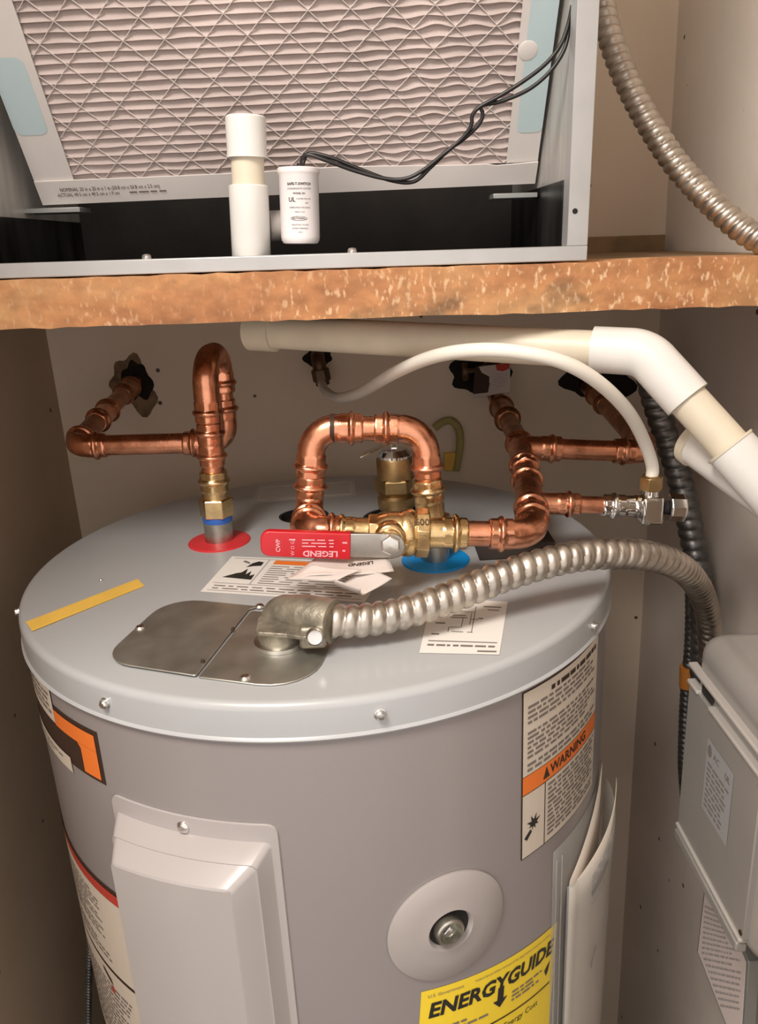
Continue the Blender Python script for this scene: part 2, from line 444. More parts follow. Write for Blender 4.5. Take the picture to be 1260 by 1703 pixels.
def blob(name, cx, cz, y, rx, rz, m, parent, seed, thick=0.0012, jag=0.3):
    """an irregular broken-out hole or stain on the back wall"""
    R = random.Random(seed); n = 40; pts = []; q1, q2, q3 = R.random() * 6, R.random() * 6, R.random() * 6
    for k in range(n):
        a = 2 * PI * k / n; q = 1 + jag * (.5 * math.sin(2 * a + q1) + .4 * math.sin(3 * a + q2) + .3 * math.sin(7 * a + q3))
        pts.append(Vector((cx + rx * q * math.cos(a), y, cz + rz * q * math.sin(a))))
    mb = MB(); mb.prism(pts, (0, -thick, 0), m); return mb.build(name, parent)
p = aty(222, 640, YB); blob('wall_hole', p.x + 0.004, p.z + 0.004, YB, 0.020, 0.030, hole_m, wall_back, 3)
blob('wall_stain', p.x, p.z, YB, 0.030, 0.036, stain_m, wall_back, 5, 0.0006, 0.4)
p = aty(800, 625, YB); blob('wall_hole', p.x - 0.004, p.z + 0.004, YB, 0.040, 0.030, hole_m, wall_back, 9)
p = aty(995, 630, YB); blob('wall_hole', p.x, p.z, YB, 0.048, 0.034, hole_m, wall_back, 12)
p = aty(530, 592, YB); blob('wall_hole', p.x, p.z, YB, 0.018, 0.016, hole_m, wall_back, 14)

# ================================================================== WATER HEATER
R0 = 0.278
def cyl(deg, z, h=0.0):
    a = math.radians(deg); return Vector(((R0 + h) * math.sin(a), -(R0 + h) * math.cos(a), T + z))
def cylmap(deg0, z0, rot=0.0):
    """label space (s right, t up, in metres) on the heater's side, origin at deg0, z0"""
    c, q = math.cos(rot), math.sin(rot)
    def f(s, t, h): return cyl(deg0 + math.degrees((s * c - t * q) / R0), z0 + s * q + t * c, h)
    return f
heater = thing('water_heater', 'grey cylindrical electric water heater standing on the closet floor', 'water heater', (0, 0, 0))
mb = MB()
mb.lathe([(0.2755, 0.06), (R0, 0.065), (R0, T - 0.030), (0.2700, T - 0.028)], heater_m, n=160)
body = mb.build('body', heater, 30)
mb = MB(); mb.lathe([(0.255, 0.0), (0.262, 0.004), (0.262, 0.062)], black, n=64); mb.build('base_ring', heater)
# lid with a rolled edge, two round ports cut through its top
mb = MB()
RL = 0.2805
prof = [(0.2790, T - 0.0300), (0.2815, T - 0.0296), (0.2823, T - 0.0282), (0.2813, T - 0.0268), (RL, T - 0.0262), (RL, T - 0.0060)]
for k in range(1, 7):
    a = PI / 2 * k / 6; prof.append((RL - 0.006 + 0.006 * math.cos(a), T - 0.006 + 0.006 * math.sin(a)))
prof += [(0.20, T + 0.0003), (0.0002, T + 0.0004)]
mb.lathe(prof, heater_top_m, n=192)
lid = mb.build('lid', heater, 30)
PORT = [(atz(505, 857), 0.0285), (atz(668, 861), 0.0440)]
try:
    cut = MB()
    for p, r in PORT: cut.lathe([(r, T - 0.012), (r, T + 0.02)], heater_top_m, origin=(p.x, p.y, 0), n=48)
    co = cut.build('cutter'); bo = lid.modifiers.new('ports', 'BOOLEAN'); bo.operation = 'DIFFERENCE'; bo.solver = 'EXACT'; bo.object = co
    dg = bpy.context.evaluated_depsgraph_get(); me = bpy.data.meshes.new_from_object(lid.evaluated_get(dg)); lid.modifiers.clear()
    lid.data = me; bpy.data.objects.remove(co); shade_auto(lid, 30)
except Exception as e: print('port cut skipped', e)
for p, r in PORT:
    mb = MB(); mb.lathe([(r - 0.0004, T - 0.0118), (r - 0.0004, T - 0.0006), (r - 0.0025, T - 0.0006), (r - 0.003, T - 0.010), (0.001, T - 0.010)], black, origin=(p.x, p.y, 0), n=40)
    mb.build('port_foam', heater)
# screws round the lid
for deg, z in ((-30.6, -0.015), (11.3, -0.0145), (55.7, -0.0165), (-71.5, -0.008)):
    o = cyl(deg, z, 0.0025); ax = cyl(deg, z, 1.0) - cyl(deg, z, 0.0)
    mb = MB(); mb.lathe([(0.0044, 0), (0.0044, 0.0007), (0.0035, 0.0009), (0.0035, 0.0032), (0.0025, 0.0043), (0.0, 0.0045)], screwm, o, ax, n=18)
    mb.build('screw', heater)
def rivet(px, py, r=0.0022, m=screwm, name='rivet'):
    p = atz(px, py, 0.001); mb = MB(); mb.lathe([(r, -0.0005), (r, 0.0006), (r * 0.6, 0.0014), (0, 0.0016)], m, p, n=14); mb.build(name, heater)
rivet(168, 965, 0.0016)

# coloured rings round the two water nipples
RED = atz(365, 901); BLUE = atz(724, 932)
for nm, p, m, r in (('hot_ring', RED, redm, 0.0325), ('cold_ring', BLUE, bluem, 0.0325)):
    mb = MB(); mb.lathe([(r, T), (r, T + 0.0012), (r - 0.001, T + 0.0020), (0.013, T + 0.0030), (0.013, T)], m, (p.x, p.y, 0), n=64)
    tag(mb.build(nm, heater), 'bright red hot-side ring' if m is redm else 'bright blue cold-side ring')

# --- junction plate on the lid
def lidpt(px, py, h=0.0): p = atz(px, py); return Vector((p.x, p.y, T + h))
def smooth_loop(pts, n=6):
    P = [Vector(p) for p in pts]; out = []; N = len(P)
    for i in range(N):
        a, b, c, d = P[i - 1], P[i], P[(i + 1) % N], P[(i + 2) % N]
        for j in range(n):
            t = j / n; out.append(0.5 * (2 * b + (c - a) * t + (2 * a - 5 * b + 4 * c - d) * t * t + (3 * b - a - 3 * c + d) * t ** 3))
    return out
def fillet_poly(pts, r):
    out = []; N = len(pts)
    for i in range(N):
        a, b, c = Vector(pts[i - 1]), Vector(pts[i]), Vector(pts[(i + 1) % N])
        rr = r[i] if isinstance(r, (list, tuple)) else r
        d1 = (b - a).normalized(); d2 = (c - b).normalized(); ang = d1.angle(d2)
        tl = min(rr * math.tan(ang / 2), 0.48 * (b - a).length, 0.48 * (c - b).length); q = tl / math.tan(ang / 2)
        nrm = (d2 - d1 * d1.dot(d2)).normalized(); s = b - d1 * tl; cc = s + nrm * q
        for j in range(7):
            t = ang * j / 6; out.append(cc - nrm * q * math.cos(t) + d1 * q * math.sin(t))
    return out
G0, G1 = lidpt(391, 1047), lidpt(326, 1129)           # the joint between its two halves
left = fillet_poly([G1, lidpt(166, 1104), lidpt(282, 998), lidpt(432, 1013), G0 + (G0 - G1) * 0.42], [0.002, 0.030, 0.030, 0.004, 0.002])
mb = MB(); mb.prism([v + Vector((0, 0, 0.0016)) for v in left], (0, 0, 0.0012), steel); mb.build('junction_cover', heater, 30, 0.0004, 1)
off = Vector((0.0016, 0.0, 0))
E0 = G0 + (G0 - G1) * 0.42
right = fillet_poly([G1 + off, E0 + off, lidpt(572, 1034), lidpt(512, 1152)], [0.002, 0.004, 0.030, 0.034])
mb = MB(); mb.prism([v + Vector((0, 0, 0.0004)) for v in right], (0, 0, 0.0012), steel); mb.build('junction_plate', heater, 30, 0.0004, 1)
for px, py in ((234, 1050), (408, 1131), (432, 1012), (388, 1053), (338, 1107)):
    p = lidpt(px, py, 0.0028 if px < 400 else 0.0016); mb = MB()
    big = 0.0042 if px in (234, 408, 432) else 0.0017
    mb.lathe([(big, 0), (big, 0.0006), (big * 0.7, 0.0020), (0, 0.0024)], screwm if big > 0.003 else ink_brown, p, n=16); mb.build('screw', heater)

# --- stickers on the lid
def quadmap(c00, c10, c11, c01):
    """unit square on a flat quad: (0,0) near-left ... (1,1) far-right"""
    n = (c10 - c00).cross(c01 - c00).normalized()
    def f(s, t, h): return c00 * (1 - s) * (1 - t) + c10 * s * (1 - t) + c11 * s * t + c01 * (1 - s) * t + n * h
    return f
f = quadmap(lidpt(333, 985, .0006), lidpt(606, 1003, .0006), lidpt(648, 938, .0006), lidpt(386, 926, .0006))
pr = Print(f, 2.0); pr.rect(0, 0, 1, 1, paper, 0.0)
lab = pr.build('warning_label', heater); tag(lab, 'white warning sticker with an orange band on the lid')
pr = Print(f, 2.0); pr.h = 0.0002
g = ink_pale
for a in ((.03, .05, .97, .065), (.03, .24, .97, .255), (.03, .94, .97, .955)): pr.rect(*a, g)
pr.rect(.255, .24, .262, .955, g)
pr.rect(.30, .82, .96, .93, orange)
pr.lines(.30, .95, .79, .27, 9, ink_soft, 0.30, 0.05, word=0.16, seed=4)
pr.lines(.05, .95, .21, .08, 2, ink_soft, 0.35, 0.05, word=0.09, seed=6)
# flame and hand pictogram
pr.poly([(.055, .40), (.245, .37), (.24, .52), (.215, .47), (.205, .60), (.185, .50), (.17, .66), (.15, .55), (.12, .52)], ink)
pr.poly([(.15, .70), (.19, .74), (.235, .76), (.235, .86), (.20, .88), (.17, .82)], ink)
pr.poly([(.10, .85), (.15, .80), (.155, .83), (.11, .89)], ink_soft)
pr.build('label_print', lab)
f = quadmap(lidpt(697, 1087, .0006), lidpt(830, 1090, .0006), lidpt(844, 1002, .0006), lidpt(718, 994, .0006))
pr = Print(f, 2.0); pr.rect(0, 0, 1, 1, paper, 0.0); lab = pr.build('wiring_label', heater); tag(lab, 'small white wiring-diagram sticker on the lid')
pr = Print(f, 2.0); pr.h = 0.0002
pr.rect(.08, .19, .95, .205, ink_soft); pr.lines(.08, .95, .16, .10, 1, ink_soft, .5, .1, word=.12, seed=3); pr.rect(.72, .035, .96, .06, ink_soft)
for a in ((.10, .30, .20, .325), (.12, .50, .25, .52), (.30, .62, .52, .635), (.32, .66, .50, .675), (.35, .36, .50, .372), (.55, .36, .62, .372), (.70, .86, .93, .88), (.76, .80, .91, .815),
          (.30, .36, .312, .44), (.312, .44, .46, .45), (.46, .45, .47, .62), (.56, .50, .57, .72), (.57, .60, .66, .61), (.60, .36, .61, .86), (.66, .62, .72, .64), (.40, .74, .60, .75)): pr.rect(*a, ink_soft)
pr.build('label_print', lab)
f = quadmap(lidpt(418, 838, .0006), lidpt(592, 826, .0006), lidpt(590, 799, .0006), lidpt(430, 809, .0006))
pr = Print(f, 2.0); pr.rect(0, 0, 1, 1, ghost, 0.0); lab = pr.build('clear_label', heater); tag(lab, 'faint clear sticker at the back of the lid')
pr = Print(f, 2.0); pr.h = 0.0002; pr.rect(.04, .10, .96, .18, paper); pr.rect(.04, .84, .96, .90, paper); pr.rect(.04, .14, .055, .86, paper); pr.rect(.945, .14, .96, .86, paper); pr.build('label_print', lab)
mb = MB(); q = [lidpt(43, 1036, .0007), lidpt(54, 1051, .0007), lidpt(240, 976, .0007), lidpt(229, 964, .0007)]
mb.prism(q, (0, 0, 0.0003), yellow_tape); tag(mb.build('yellow_tape', heater), 'strip of yellow tape on the lid')

# --- access panel: a stepped, moulded cover that follows the curved side
def access_panel():
    d0, d1, zt, zb = -33.8, -4.6, -0.099, -0.46
    st = [  # (left, right, top, bottom, height)
        (-33.2, -5.8, -0.1140, zb + 0.018, 0.0019), (-33.0, -6.0, -0.1143, zb + 0.018, 0.0028), (-31.2, -7.4, -0.1222, zb + 0.030, 0.0160), (-31.1, -7.6, -0.1234, zb + 0.031, 0.0154), (-30.9, -7.9, -0.1240, zb + 0.032, 0.0164),
        (-29.2, -10.2, -0.1322, zb + 0.050, 0.0292), (-29.0, -10.5, -0.1340, zb + 0.053, 0.0300)]
    loops = []
    def loop(a, b, t, u, r, h):
        pts = []; rz = r; ra = math.degrees(r / R0)
        n = 14
        def corner(cx, cz, a0):
            for k in range(5):
                q = a0 + PI / 2 * k / 4; pts.append((cx + ra * math.cos(q), cz + rz * math.sin(q)))
        def edge(x0, z0, x1, z1):
            for k in range(1, n): pts.append((x0 + (x1 - x0) * k / n, z0 + (z1 - z0) * k / n))
        corner(b - ra, t - rz, 0); edge(b - ra, t, a + ra, t); corner(a + ra, t - rz, PI / 2); edge(a, t - rz, a, u + rz)
        corner(a + ra, u + rz, PI); edge(a + ra, u, b - ra, u); corner(b - ra, u + rz, 1.5 * PI); edge(b, u + rz, b, t - rz)
        return [cyl(x, z, h) for x, z in pts]
    loops.append(loop(d0, d1, zt, zb, 0.008, 0.0002)); loops.append(loop(d0 + .1, d1 - .1, zt - .0004, zb + .0004, 0.008, 0.0018))
    for k, (a, b, t, u, h) in enumerate(st): loops.append(loop(a, b, t, u, 0.005, h))
    n = len(loops[0]); vs = [v for l in loops for v in l]; fs = []
    for i in range(len(loops) - 1):
        for k in range(n): fs.append((i * n + k, i * n + (k + 1) % n, (i + 1) * n + (k + 1) % n, (i + 1) * n + k))
    # flat front, as vertical strips joining top and bottom edges
    a, b, t, u, h = st[-1]; m = 16; q = 0.0007
    base = len(vs)
    for j in range(13):
        for i in range(m + 1): vs.append(cyl(a + (b - a) * i / m, t + (u - t) * j / 12, h))
    for j in range(12):
        for i in range(m): fs.append((base + j * (m + 1) + i, base + j * (m + 1) + i + 1, base + (j + 1) * (m + 1) + i + 1, base + (j + 1) * (m + 1) + i))
    o = mesh_obj('access_panel', vs, fs, panel_m, heater); shade_auto(o, 22); return o
ap = access_panel()
tag(ap, 'raised grey plastic access cover on the side')
o = cyl(-19.6, -0.1085, 0.0012); ax = cyl(-19.6, 0, 1) - cyl(-19.6, 0, 0)
mb = MB(); mb.lathe([(0.0050, 0), (0.0050, 0.0016), (0.0036, 0.0030), (0.0018, 0.0034), (0.0, 0.0030)], screwm, o, ax, n=18); mb.build('panel_screw', ap)

# --- round port cover with its recessed fitting
DZ, DD = -0.2165, 20.8
f = cylmap(DD, DZ)
def discmesh(prof, m, name, parent, n=72):
    vs = []; fs = []
    for r, h in prof:
        for k in range(n):
            a = 2 * PI * k / n; vs.append(f(r * math.cos(a), r * math.sin(a), h))
    for i in range(len(prof) - 1):
        for k in range(n): fs.append((i * n + k, i * n + (k + 1) % n, (i + 1) * n + (k + 1) % n, (i + 1) * n + k))
    L = (len(prof) - 1) * n; fs.append(tuple(range(L, L + n)))
    o = mesh_obj(name, vs, fs, m, parent); return shade_auto(o, 40)
pc = discmesh([(0.0500, 0.0002), (0.0500, 0.0022), (0.0490, 0.0030), (0.030, 0.0042), (0.0200, 0.0058), (0.0188, 0.0060), (0.0178, 0.0050), (0.0168, 0.0012)], disc_m, 'port_cover', heater)
tag(pc, 'round grey plastic port cover on the side')
discmesh([(0.0176, 0.0018), (0.0176, 0.00185)], black, 'port_recess', pc, 32)
o = cyl(DD - 0.5, DZ + 0.002, 0.0014); ax = cyl(DD, 0, 1) - cyl(DD, 0, 0)
mb = MB(); mb.lathe([(0.0118, 0), (0.0118, 0.0080), (0.0106, 0.0092), (0.0092, 0.0092), (0.0088, 0.0030), (0.0, 0.0026)], nickel, o, ax, n=28); mb.build('plug', pc, 40)
mb = MB(); mb.lathe([(0.0052, 0.0024), (0.0052, 0.0070), (0.003, 0.0078), (0, 0.0080)], screwm, o, ax, sides=4); mb.build('plug_square', pc, 30)

# --- labels on the side
f = cylmap(35.4, -0.0335)                                            # warning label, origin at its top left
LW, LH = 0.1235, 0.155
pr = Print(f); pr.rect(0, -LH, LW, 0, ink_brown, 0.0004); lab = pr.build('warning_label', heater); tag(lab, 'tall white warning sticker with an orange band under the rim')
pr = Print(f); pr.h = 0.0007
b0, b1 = -LH * .49, -LH * .60
pr.rect(.0012, b0, LW - .0012, -.0012, paper_tan); pr.rect(.0012, b1, LW - .0012, b0 - .0006, orange); pr.rect(.0012, -LH + .0012, LW * .225, b1 - .0008, paper_tan); pr.rect(LW * .235, -LH + .0012, LW - .0012, b1 - .0008, paper_tan)
pr.h = 0.0010
pr.text('! WARNING', LW * .50, (b0 + b1) / 2 - .0004, .0125, ink_brown, bold=.02)
pr.poly([(LW * .205, b1 + .0032), (LW * .275, b1 + .0032), (LW * .24, b0 - .0036)], ink_brown)
pr.lines(.034, LW * .95, -.006, -.0125, 1, ink_brown, .62, .05, word=.010, seed=9)
pr.lines(.006, LW * .94, -.013, -.031, 4, ink_soft, .50, .35, word=.010, seed=11)
pr.lines(.006, LW * .94, -.036, -.062, 6, ink_soft, .50, .30, word=.010, seed=12)
pr.lines(.006, LW * .94, -.0645, -.074, 2, ink_soft, .50, .35, word=.010, seed=13)
pr.lines(LW * .26, LW * .95, b1 - .003, -LH + .006, 12, ink_soft, .50, .35, word=.010, seed=14)
cx, cz = LW * .115, b1 - .032; pts = []
for k in range(16):
    a = 2 * PI * k / 16; r = (.0085 if k % 2 else .0035) * (1.0 if math.sin(a) > -.3 else .7); pts.append((cx + r * math.cos(a) * 1.05, cz + r * math.sin(a) * 1.1))
pr.poly(pts, ink); pr.poly([(cx - .011, cz - .010), (cx - .004, cz - .004), (cx - .002, cz - .007), (cx - .008, cz - .013)], ink)
pr.build('label_print', lab)

f = cylmap(15.7, -0.2745, -0.085)                                    # yellow energy label
pr = Print(f); pr.rect(0, -.19, .148, 0, energy_y, 0.0004); lab = pr.build('energy_label', heater); tag(lab, 'yellow energy label with large black lettering')
pr = Print(f); pr.h = 0.0008
pr.text('ENERGYGUIDE', .0745, -.0225, .0206, ink, bold=.035, shear=.12, sx=.985)
pr.poly([(.0735, -.026), (.0800, -.026), (.0800, -.039), (.0845, -.039), (.0767, -.0475), (.0690, -.039), (.0735, -.039)], ink)
pr.text('U.S. Government', .022, -.0065, .0046, ink_soft); pr.text('Federal law prohibits removal of this label before consumer purchase.', .093, -.0065, .0033, ink_soft, sx=.95)
pr.lines(.090, .128, -.037, -.050, 3, ink_soft, .45, .4, word=.008, seed=21); pr.lines(.006, .066, -.041, -.056, 3, ink_soft, .45, .4, word=.008, seed=22)
pr.rect(.006, -.062, .142, -.0605, ink); pr.text('Estimated Yearly Energy Cost', .074, -.072, .0085, ink)
pr.poly([(.132, -.043), (.140, -.036), (.138, -.046), (.135, -.050)], ink); pr.build('label_print', lab)

f = cylmap(-34.8, -0.0475)                                           # orange and black label, origin at its top right
pr = Print(f); pr.rect(-.20, -.0475, 0, 0, ink_brown, 0.0004); lab = pr.build('brand_label', heater); tag(lab, 'black and orange sticker below the left rim')
pr = Print(f); pr.h = 0.0008
pr.rect(-.066, -.0190, -.0045, -.0045, orange); pr.rect(-.026, -.0445, -.0045, -.0192, orange); pr.poly([(-.030, -.0192), (-.026, -.0192), (-.026, -.0235)], orange)
pr.rect(-.20, -.0175, -.0655, .0165, paper_tan, .0010); pr.lines(-.19, -.070, .010, -.012, 4, ink_soft, .5, .3, h=.0013, word=.010, seed=31)
pr.rect(-.20, -.0560, -.048, -.0415, paper_tan, .0010); pr.lines(-.19, -.06, -.045, -.053, 2, ink_soft, .4, .2, h=.0013, word=.010, seed=33); pr.build('label_print', lab)

f = cylmap(-36.6, -0.2065)                                           # tall caution label, origin at its top right
pr = Print(f); pr.rect(-.18, -.23, 0, 0, ink_brown, 0.0004); lab = pr.build('caution_label', heater); tag(lab, 'tall white sticker with a dark border and red stripe low on the side')
pr = Print(f); pr.h = 0.0008
pr.rect(-.18, -.0150, -.0045, -.0045, redink); pr.rect(-.18, -.1050, -.0045, -.0152, paper_tan); pr.rect(-.18, -.2255, -.0045, -.1090, paper_tan)
pr.h = 0.0011
pr.lines(-.17, -.038, -.023, -.072, 11, ink_soft, .42, .35, word=.009, seed=41); pr.lines(-.17, -.036, -.080, -.096, 3, ink_soft, .42, .3, word=.009, seed=42)
pr.lines(-.17, -.014, -.128, -.215, 15, ink_soft, .42, .3, word=.009, seed=43)
pr.poly([(-.062, -.115), (-.058, -.115), (-.046, -.121), (-.044, -.127), (-.050, -.125), (-.060, -.119)], ink_brown)
pr.poly([(-.050, -.130), (-.045, -.128), (-.042, -.132), (-.045, -.137), (-.050, -.135)], redink); pr.build('label_print', lab)

# --- clear document pouch with a folded booklet, hung on the side
pouch = thing('document_pouch', 'clear plastic pouch hung on the right side of the grey tank', 'pouch', cyl(58, -0.33, 0.001))
def sheet(name, dd, zz, hh, m, parent, nd=14, nz=10):
    vs = []; fs = []
    for j in range(nz + 1):
        for i in range(nd + 1): u = i / nd; v = j / nz; d = dd(u); vs.append(cyl(d, zz(u, v), hh(u, v)))
    for j in range(nz):
        for i in range(nd): fs.append((j * (nd + 1) + i, j * (nd + 1) + i + 1, (j + 1) * (nd + 1) + i + 1, (j + 1) * (nd + 1) + i))
    o = mesh_obj(name, vs, fs, m, parent, True)
    so = o.modifiers.new('solid', 'SOLIDIFY'); so.thickness = 0.0005; so.offset = 0; return o
sheet('back_sheet', lambda u: 44 + u * 30, lambda u, v: -0.205 - v * 0.38, lambda u, v: 0.0009, clear, pouch)
sheet('front_sheet', lambda u: 46.4 + u * 25, lambda u, v: (-0.245 + 0.030 * u) - v * 0.34, lambda u, v: 0.0015 + 0.021 * math.sin(PI * min(1, max(0, u * 0.93 + .05))) ** 0.6 * (1 - .25 * v), clear, pouch, 20, 8)
for d in (44.6, 46.4):
    sheet('seam', lambda u, d=d: d + u * 0.35, lambda u, v: -0.215 - v * 0.35, lambda u, v: 0.0022, clear, pouch, 2, 8)
booklet = thing('manual_booklet', 'folded white printed booklet tucked inside the clear pouch', 'booklet', cyl(58, -0.40, 0.004))
def fold(u):      # u 0..1 : back page right -> fold on the left -> front page right ; returns (deg, h)
    if u < 0.42: q = u / 0.42; return 68 - 19.0 * q, 0.0035 + 0.002 * q
    if u < 0.58:
        q = (u - 0.42) / 0.16 * PI; return 49.0 - 1.5 * math.sin(q), 0.0085 - 0.003 * math.cos(q)
    q = (u - 0.58) / 0.42; return 49.0 + 19.5 * q, 0.0105 + 0.0085 * math.sin(q * PI * 0.72)
sheet('pages', lambda u: fold(u)[0], lambda u, v: (-0.2500 + (fold(u)[0] - 47.5) * (0.0030 if u < .5 else 0.0022)) * (1 - v) + v * -0.50, lambda u, v: fold(u)[1] * (1 - .2 * v), mat('booklet_paper', (0.60, 0.53, 0.46), 0.5), booklet, 48, 8)
fb = lambda s, t, h: cyl(49 + 19.5 * s, -0.2500 + 19.5 * s * 0.0022 + t, 0.0105 + 0.0085 * math.sin(s * PI * 0.72) + 0.0008 + h)
pr = Print(fb, 0.1); pr.h = 0.0004
pr.lines(.22, .62, -.014, -.030, 3, ink_soft, .5, .3, word=.12, seed=51); pr.rect(.22, -.040, .56, -.033, ink_brown); pr.lines(.22, .60, -.044, -.052, 2, ink_pale, .5, .3, word=.1, seed=52)
pr.build('booklet_print', booklet); pr = Print(fb, 0.1); pr.h = 0.0004
pr.poly([(.24, -.122), (.33, -.108), (.36, -.112), (.30, -.120), (.27, -.130)], ink_soft); pr.build('booklet_logo', booklet)

# ================================================================== HOT SIDE COPPER
hot = thing('hot_water_pipe', 'copper hot water pipe looping up from the red ring and back to the wall', 'pipe', (RED.x, RED.y, T))
hx, hy = RED.x, RED.y
H0 = V(hx, hy, T + 0.002); H1 = aty(356, 852, hy); H2 = aty(342, 640, hy); dirr = (H2 - H0).normalized()
def hz(z): return H0 + dirr * ((z - 0.002) / dirr.z)
ZT = T + 0.190
HB = 0.100
top_f = hz(0.190); top_b = V(-0.0975, HB, T + 0.190); bot_b = V(-0.0985, HB, T + 0.0945); corner_l = aty(122, 742, HB); wall_h = aty(226, 634, YB)
mb = MB(); mb.lathe([(0.0148, 0), (0.0148, 0.026), (0.0135, 0.027)], nickel, H0, dirr, n=28); mb.build('nipple', hot)
mb = MB(); mb.lathe([(0.0151, 0.0215), (0.0153, 0.0245), (0.0150, 0.0275)], blue_tape, H0, dirr, n=28); mb.build('seal_tape', hot)
mb = MB(); mb.lathe([(0.0166, 0.0272), (0.0178, 0.0285), (0.0178, 0.046), (0.0165, 0.0475)], brass, H0, dirr, sides=6); mb.build('adapter_nut', hot, 25, 0.0006)
fitting('brass_adapter', straight(hz(0.078), hz(0.046)), hot, brass, rb=0.0136, both=False, bead=0.0166)
tube('copper_pipe', straight(hz(0.072), hz(0.150)), TUBE_R, hot, copper)
fitting('copper_coupling', straight(hz(0.083), hz(0.128)), hot, copper, bead=0.0158)
path = fillet([hz(0.128), top_f, top_b, V(-0.098, HB, T + 0.148)], 0.0262)
fitting('return_bend', path, hot, copper, rb=0.0128, bead=0.0160)
tube('copper_pipe', run(V(-0.098, HB, T + 0.165), bot_b, 0), TUBE_R, hot, copper)
elbow('copper_elbow', V(-0.098, HB, T + 0.20), bot_b, corner_l, hot, copper, leg=0.047, rad=0.02, bead=0.0158)
tube('copper_pipe', run(bot_b, corner_l), TUBE_R, hot, copper)
elbow('copper_elbow', bot_b, corner_l, wall_h, hot, copper, leg=0.036, rad=0.021, bead=0.0156)
tube('copper_pipe', run(corner_l, lerp(corner_l, wall_h, 1.02), .026, 0), TUBE_R, hot, copper_old)
fitting('copper_coupling', straight(lerp(corner_l, wall_h, .30), lerp(corner_l, wall_h, .52)), hot, copper, bead=0.0156)
fitting('copper_coupling', straight(lerp(corner_l, wall_h, .72), lerp(corner_l, wall_h, .92)), hot, copper_old, bead=0.0150)

# ================================================================== COLD SIDE COPPER
cold = thing('cold_water_pipe', 'copper cold water pipe arching over the blue ring and running to the wall', 'pipe', (BLUE.x, BLUE.y, T))
YA = -0.100; YN = BLUE.y
C0 = V(BLUE.x, BLUE.y, T + 0.002); C1 = aty(704, 745, YN); cdir = (C1 - C0).normalized()
def cz_(z): return C0 + cdir * ((z - 0.002) / cdir.z)
PA = aty(512, 883, YA); PC = aty(889, 889, YA)
AX = (PC - PA).normalized()
PB = V(PA.x - 0.003, YN, PA.z - 0.0035)
TL_ = aty(519, 712, YN); TR_ = aty(706, 713, YN)
mb = MB(); mb.lathe([(0.0140, 0), (0.0140, 0.030)], nickel, C0, cdir, n=28); mb.build('nipple', cold)
mb = MB(); mb.lathe([(0.0170, 0.024), (0.0182, 0.0255), (0.0182, 0.042), (0.0170, 0.044)], brass, C0, cdir, sides=6); mb.build('adapter_nut', cold, 25, 0.0006)
fitting('brass_adapter', straight(cz_(0.082), cz_(0.043)), cold, brass, rb=0.0136, both=False, bead=0.0168)
tube('copper_pipe', run(cz_(0.075), TR_, 0, .032), TUBE_R, cold, copper)
elbow('copper_elbow', cz_(0.075), TR_, TL_, cold, copper, leg=0.046, rad=0.029, bead=0.0160, rb=0.0127)
tube('copper_pipe', run(TR_, TL_, .032, .032), TUBE_R, cold, copper)
elbow('copper_elbow', TR_, TL_, PB, cold, copper, leg=0.046, rad=0.029, bead=0.0160, rb=0.0127)
mb = MB(); ci = 0.0131
a = lerp(TR_, TL_, 0.84); mb.sweep(straight(a, lerp(TR_, TL_, 0.80)), ci, ink_brown, n=24); mb.build('printed_band', cold)
tube('copper_pipe', run(TL_, PB, .032, .026), TUBE_R, cold, copper)
elbow('copper_elbow', TL_, PB, PA, cold, copper, leg=0.036, rad=0.020, bead=0.0162, rb=0.0127)
elbow('copper_elbow', PB, PA, PC, cold, copper, leg=0.031, rad=0.020, bead=0.0165, rb=0.0130)
tube('copper_pipe', run(PB, PA, .022, .022), TUBE_R, cold, copper)
def axp(px): 
    """point on the valve's axis seen at image column px"""
    lo, hi = PA, PC
    q = aty(px, 886, YA); return PA + AX * ((q.x - PA.x) / AX.x)
tube('copper_pipe', run(axp(760), PC, 0, .028), TUBE_R, cold, copper)
PT = V(0.2170, 0.08, T + 0.0765); PW = aty(822, 655, YB)
elbow('copper_elbow', PA, PC, PT, cold, copper, leg=0.040, rad=0.022, bead=0.0160, rb=0.0130)
tube('copper_pipe', run(PC, PT, .028, 0), TUBE_R, cold, copper)
tube('copper_pipe', straight(PT, lerp(PT, PW, 1.0)), TUBE_R, cold, copper_old)
K = lerp(PC, PT, 0.32)                                                # tee for the small stop valve
SV = aty(1080, 843, -0.045); KB = V(SV.x, SV.y, SV.z)
fitting('copper_tee', straight(lerp(PC, PT, .20), lerp(PC, PT, .62)), cold, copper, rb=0.0130, bead=0.0162)
kd = (SV - K).normalized(); 
fitting('tee_branch', straight(K + kd * 0.046, K), cold, copper, rb=0.0100, both=False, bead=0.0128)
tube('copper_pipe', straight(K, lerp(K, SV, 0.62)), 0.0082, cold, copper)
fitting('copper_tee', straight(lerp(PC, PT, .70), lerp(PT, PW, .10)), cold, copper, rb=0.0130, bead=0.0160)
BR = aty(1078, 752, 0.08); bd = (BR - PT).normalized(); BW = aty(975, 640, YB)
fitting('tee_branch', straight(PT + bd * 0.042, PT), cold, copper, rb=0.0128, both=False, bead=0.0158)
tube('copper_pipe', run(PT, BR, 0, .026), TUBE_R, cold, copper)
elbow('copper_elbow', PT, BR, BW, cold, copper, leg=0.038, rad=0.021, bead=0.0156, rb=0.0127)
tube('copper_pipe', run(BR, BW, .026, 0), TUBE_R, cold, copper_old)
fitting('copper_coupling', straight(lerp(BR, BW, .62), lerp(BR, BW, .84)), cold, copper_old, bead=0.0150)
